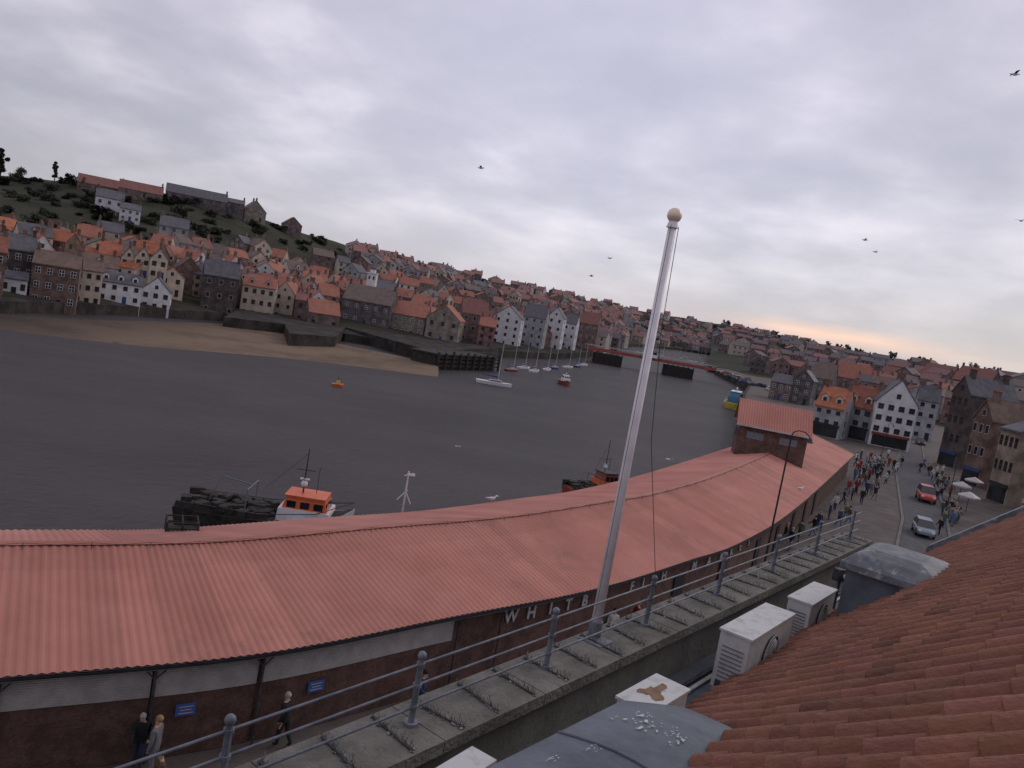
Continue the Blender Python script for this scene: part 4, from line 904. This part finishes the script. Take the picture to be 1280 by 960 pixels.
# ---------------- quay gear behind market
t=thing('gear_cage','dark steel fishing gear cage standing behind the market roof','cage',P(226,668,3.3).xy.to_3d(),R(25))
mb=MB()
for x in (-.6,0,.6):
    for y_ in (-.5,.5): mb.tube((x,y_,0),(x,y_,3.95),.05,n=5)
for z_ in (3.2,3.45,3.7,3.95):
    for y_ in (-.5,.5): mb.tube((-.65,y_,z_),(.65,y_,z_),.035,n=5)
    for x in (-.6,0,.6): mb.tube((x,-.5,z_),(x,.5,z_),.035,n=5)
mb.build('frame',mt['timber'],t); MB().box((0,0,3.4),(1.1,.8,.35)).build('netting',mt['timber'],t)
v=P(504,633,3.4); t=thing('radar_post','thin pale post with crossbars rising behind the market roof','post',(v.x,v.y,0),.3)
k=v.y/F
mb=MB(); mb.tube((0,0,0),(0,0,3.4+46*k),.05); mb.tube((-.4,0,3.4+8*k),(.1,0,3.4+22*k),.035); mb.tube((.35,0,3.4+4*k),(0,0,3.4+20*k),.035); mb.tube((-.2,0,3.4+40*k),(.3,0,3.4+44*k),.04); mb.build('frame',mt['acwhite'],t); MB().box((.15,0,3.4+42*k),(.4,.15,.1)).build('scanner',mt['white'],t)
# ---------------- gulls
def gull(label,v,rz,flying,sc=1):
    t=thing('gull',label,'gull',v,rz); t.scale=(sc,)*3
    mb=MB(); mb.loft([[Vector((x,r_*math.cos(a*math.tau/8),r_*math.sin(a*math.tau/8)+z)) for a in range(8)] for x,r_,z in ((-.32,.01,.02),(-.2,.05,0),(0,.09,0),(.15,.075,.01),(.22,.045,.04 if flying else .12),(.28,.045,.05 if flying else .15),(.33,.02,.04 if flying else .14),(.38,.004,.03 if flying else .13))]); mb.build('body',mt['white'],t,smooth=True)
    for sg in (-1,1):
        mb=MB()
        if flying: mb.add([(.1,sg*.06,.03),(.14,sg*.35,.16),(.0,sg*.72,.08),(-.06,sg*.35,.13),(-.08,sg*.06,.03)],[(0,1,3,4),(1,2,3)])
        else: mb.add([(.12,sg*.085,.05),(-.1,sg*.1,.04),(-.38,sg*.02,.03),(-.1,sg*.07,-.04)],[(0,1,2,3)])
        mb.build('wing',mt['cream_metal' if not flying else 'darksteel'],t)
    if not flying: MB().tube((0,.03,-.22),(0,.03,-.05),.01,n=4).tube((0,-.03,-.22),(0,-.03,-.05),.01,n=4).build('legs',mt['orange'],t)
for px,py,Y,lb in ((601,210,75,'gull gliding high in the middle of the sky'),(1268,93,55,'gull flying at the upper right photo edge'),(739,345,100,'gull flying just left of the flagpole above the hill line'),(1081,300,90,'gull banking in the sky right of the flagpole'),(1276,276,80,'gull at the right edge halfway up the sky'),(572,558,80,'gull skimming low over the water'),(762,323,110,'tiny gull beside the flagpole above the hills'),(1094,315,110,'tiny gull low in the sky on the right'),(836,574,66,'gull flying low over the market roof near the hut')):
    gull(lb,P(px,py,Y=Y),random.uniform(-.5,.5)+.3,True,1.0)
for px,py,z_,lb in ((614,625,3.55,'white gull standing on the far eave of the market roof'),(851,613,4.3,'gull standing on the market roof left of the hut'),(1000,612,4.1,'gull standing on the market roof near the street lamp')):
    gull(lb,P(px,py,z_)+Vector((0,0,.1)),.4,False,1.15)
# ---------------- people
def person_mesh(pose):
    me=bpy.data.meshes.new('person')
    g_,ar,ln={'stand':(0,.0,.0),'walk':(.32,.25,.1),'stride':(.45,.35,.0),'lean':(.1,.45,.25)}[pose]
    V=[(0,0,.95),(0,ln*.2,1.15),(0,ln*.5,1.38),(0,ln*.6,1.5),(0,ln*.75,1.6),(0,ln*.8,1.72),
       (-.09,0,.92),(-.1,g_*.45,.5),(-.1,g_*.55-.04,.08),(-.11,g_*.55+.12,.04),
       (.09,0,.92),(.1,-g_*.15,.5),(.1,-g_*.75,.09+g_*.1),(.11,-g_*.75+.15,.04),
       (-.19,ln*.5,1.42),(-.24,ln*.4-ar*.3,1.13),(-.23,ln*.4-ar*.1+.06,.9),(-.22,ln*.4-ar*.1+.09,.8),
       (.19,ln*.5,1.42),(.24,ln*.4+ar*.3,1.13),(.22,ln*.4+ar*.9+.06,.95+ar*.2),(.21,ln*.4+ar*1.05+.09,.88+ar*.3)]
    Rr=[.165,.16,.18,.06,.085,.08, .11,.075,.055,.04,.11,.075,.055,.04,.078,.06,.048,.038,.078,.06,.048,.038]
    E=[(0,1),(1,2),(2,3),(3,4),(4,5),(0,6),(6,7),(7,8),(8,9),(0,10),(10,11),(11,12),(12,13),(2,14),(14,15),(15,16),(16,17),(2,18),(18,19),(19,20),(20,21)]
    me.from_pydata(V,E,[]); ob=bpy.data.objects.new('tmp',me); COL.objects.link(ob)
    ob.modifiers.new('k','SKIN')
    for i,r_ in enumerate(Rr): me.skin_vertices[0].data[i].radius=(r_,r_*(.78 if i<3 else 1))
    me.skin_vertices[0].data[0].use_root=True
    sb=ob.modifiers.new('s','SUBSURF'); sb.levels=1
    dg=bpy.context.evaluated_depsgraph_get(); m2=bpy.data.meshes.new_from_object(ob.evaluated_get(dg)); bpy.data.objects.remove(ob)
    m2.materials.clear()
    for k in range(4): m2.materials.append(mt['white'])
    for p in m2.polygons:
        c=p.center; p.use_smooth=True
        if c.z>1.5: i=0
        elif c.z<.1: i=3
        elif abs(c.x)>.17 and c.z<.86+ar*.1: i=0
        elif c.z<.78: i=2
        else: i=1
        p.material_index=i
    return m2,ln
PM={k:person_mesh(k) for k in ('stand','walk','stride','lean')}
sk=M('skin',(.45,.27,.2),.6,var=.05); shoe=mt['dark']
cl={n:M('cloth_'+n,c,.9,var=.15,scale=6) for n,c in dict(black=(.02,.02,.022),navy=(.03,.04,.09),grey=(.16,.16,.17),beige=(.27,.22,.19),white=(.5,.5,.5),red=(.26,.04,.04),blue=(.08,.14,.26),brown=(.12,.07,.045),green=(.06,.1,.06)).items()}
hairm={n:M('hair_'+n,c,.8) for n,c in dict(dark=(.02,.015,.012),fair=(.3,.2,.1),grey=(.35,.34,.33)).items()}
hb=MB(); hb.sph((0,0,0),.1,n=12,k=8,sc=(.95,1.08,1)); hairmesh=hb.mesh('hair',mt['dark'],smooth=True)
def person(px,py,pose,coat,tr,hair,label,rz=None,group=None):
    v=P(px,py,1.7); t=put('person',PM[pose][0]); t.location=(v.x,v.y,0); t.rotation_euler=(0,0,random.uniform(0,6.28) if rz is None else rz)
    sc_=random.uniform(.97,1.07); t.scale=(sc_,)*3
    tag(t,label,'person',group)
    for i,mm in enumerate((sk,cl[coat],cl[tr],shoe)): t.material_slots[i].link='OBJECT'; t.material_slots[i].material=mm
    h=put('hair',hairmesh,t,(0,PM[pose][1]*.8-.025,1.70)); h.material_slots[0].link='OBJECT'; h.material_slots[0].material=hairm[hair]
near=[(153,878,'stand','beige','brown','fair','person in beige coat standing by the market wall at lower left',2.6),
(180,889,'lean','black','navy','grey','grey haired person in black coat beside the one in beige, leaning forward',3.5),
(198,902,'stand','grey','grey','fair','fair haired person in grey top just right of the pair at lower left',1.5),
(206,938,'walk','brown','blue','dark','person in brown top nearest the ledge at lower left',2.2),
(362,870,'walk','black','black','grey','person in black walking alone below the right blue sign',1.2),
(531,838,'walk','navy','black','dark','person in navy seen through the railing near second post',4.2),
(757,757,'stand','blue','blue','dark','person in blue standing immediately right of the flagpole foot',2.6),
(769,763,'stand','white','blue','dark','person in white top right of the flagpole foot',3.1),
(780,745,'walk','black','navy','dark','person in black against the market wall right of flagpole',1),
(800,755,'walk','red','black','fair','person in red top under the market sign beside fourth railing post',2)]
for a_ in near: person(*a_[:6],a_[6],a_[7])
crowd=[(1063,600),(1068,607),(1074,598),(1060,630),(1052,637),(1064,634),(1086,602),(1092,602),(1096,607),(1076,590),(1084,578),(1091,573),(1099,576),(1106,574),(1113,571),(1119,574),(1072,566),(1078,562),(1090,564),(1047,618),(1040,628),(1003,652),(985,655),(992,662),(1152,578),(1157,572),(1162,582),(1168,586),(1178,604),(1184,597),(1190,607),(1186,617),(1181,626),(1194,598),(1175,590),(1172,612),(1183,640),(1190,634),(1178,648),(1020,646),(1026,640),(1057,612),(1080,612),(1101,588),(1110,590)]
for i in range(44): crowd.append((round(random.gauss(1090,15)),round(random.gauss(577,10))))
for i in range(26): y_=random.uniform(572,640); crowd.append((round(interp([(572,1166),(600,1180),(640,1196)],y_)+random.uniform(-7,9)),round(y_)))
crowd=sorted(set(crowd)); nL=len([1 for q_ in crowd if q_[0]<1130])
for i,(px,py) in enumerate(crowd):
    c_=random.choice(['black','navy','black','brown','grey','red','blue','beige','white','green','black','black']); tr=random.choice(['black','navy','blue','grey'])
    side_='street beyond the market' if px<1130 else 'right pavement by the shops'
    k=i+1 if px<1130 else i+1-nL
    person(px,py,random.choice(('walk','stride','stand')),c_,tr,random.choice(('dark','fair','grey')),f'person in {c_} top on {side_}, {ordn(k)} from left',group='people along the harbour street')
# ---------------- trees
def crown_mesh(rx,rz_,n,seed,leaf=.5,mat=None):
    r_=random.Random(seed); mb=MB(); cl_=[Vector((r_.gauss(0,.45)*rx,r_.gauss(0,.45)*rx,r_.uniform(-.8,.9)*rz_)) for _ in range(14)]
    for i in range(n):
        c=r_.choice(cl_); d=Vector((r_.gauss(0,1),r_.gauss(0,1),r_.gauss(0,1))).normalized()*rx*.45*r_.random()**.4; p=c+d
        a=Vector((r_.gauss(0,1),r_.gauss(0,1),r_.gauss(0,1))).normalized()*leaf*r_.uniform(.6,1.3); b=a.orthogonal().normalized()*leaf*.6
        mb.add([p-a,p-b,p+a,p+b],[(0,1,2,3)])
    return mb.mesh('crown',mat or mt['leaf'])
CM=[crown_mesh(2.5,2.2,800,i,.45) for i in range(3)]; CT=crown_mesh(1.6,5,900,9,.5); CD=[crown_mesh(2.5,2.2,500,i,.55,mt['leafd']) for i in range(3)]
TR=MB().tube((0,0,-2),(0,0,4),.35,.15).tube((0,0,2),(1,.3,4.5),.14,.06).tube((0,0,2.3),(-1,-.2,4.6),.14,.06).mesh('trunk',mt['bark'])
def tree(px,py,Y,h,label,tall=False,k=0):
    v=P(px,py,Y=Y); z=min(v.z,zE(v.x,v.y)+1)
    t=thing('tree',label,'tree',(v.x,v.y,z),random.uniform(0,6)); s_=h/(11 if tall else 7.5)
    put('trunk',TR,t,sc=(s_,s_,s_)); put('crown',CT if tall else CM[k%3],t,(0,0,(5.5 if tall else 4)*s_),sc=(s_,s_,s_))
tree(68,226,378,10,'tall thin pointed tree on the hilltop skyline',True)
tree(0,222,372,15,'largest dark tree at far left of the hilltop skyline',True)
tree(25,225,372,7,'rounded tree just right of the largest skyline tree',k=1)
tree(88,230,370,6,'bushy tree left of the long red roofed range',k=2)
tree(103,231,370,5,'small tree overlapping the long red roofed range',k=1)
tree(456,317,555,8,'lone round tree on the skyline right of the red roofed barn')
tree(535,337,640,7,'low tree on the ridge above the hillside roofs',k=1)
for i in range(190):
    px=random.uniform(-20,640); f_=random.uniform(.45,.97) if px<330 else random.uniform(.2,.97); u=uof(px,300); Y0=interp(shore,u); Y2=interp(ridge,u,1); Y=Y0+(Y2-Y0)*f_; X=u*Y
    t=thing('tree','dark bushy tree on the green hillside',"tree",(X,Y,zE(X,Y)-1),random.uniform(0,6),'bushy trees scattered over the east hillside'); s_=random.uniform(.4,1.0)
    put('trunk',TR,t,sc=(s_,)*3); put('crown',CM[i%3],t,(0,0,(2.6)*s_),sc=(s_*1.4,s_*1.4,s_*.85))
for i in range(50):
    px=random.uniform(745,1000); u=uof(px,420); Y0=interp(shore,u); Y2=interp(ridge,u,1); Y=Y0+(Y2-Y0)*random.uniform(.1,.97); X=u*Y; s_=random.uniform(1.2,2.0)
    t=thing('tree','distant dark tree among houses beyond the swing bridge',"tree",(X,Y,zE(X,Y)-1),random.uniform(0,6),'distant trees beyond the swing bridge')
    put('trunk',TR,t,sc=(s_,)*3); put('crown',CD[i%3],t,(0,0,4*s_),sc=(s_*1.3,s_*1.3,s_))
for i in range(56):
    px=random.uniform(890,1290); u=uof(px,450); Y2=interp(wr,u,1); Y=interp(wb,u)+(Y2-interp(wb,u))*random.uniform(.3,1); X=u*Y; s_=random.uniform(.8,1.5)
    t=thing('tree','dark bushy tree between the roofs of the west town',"tree",(X,Y,zW(X,Y)-1),random.uniform(0,6),'bushy trees scattered over the west slope')
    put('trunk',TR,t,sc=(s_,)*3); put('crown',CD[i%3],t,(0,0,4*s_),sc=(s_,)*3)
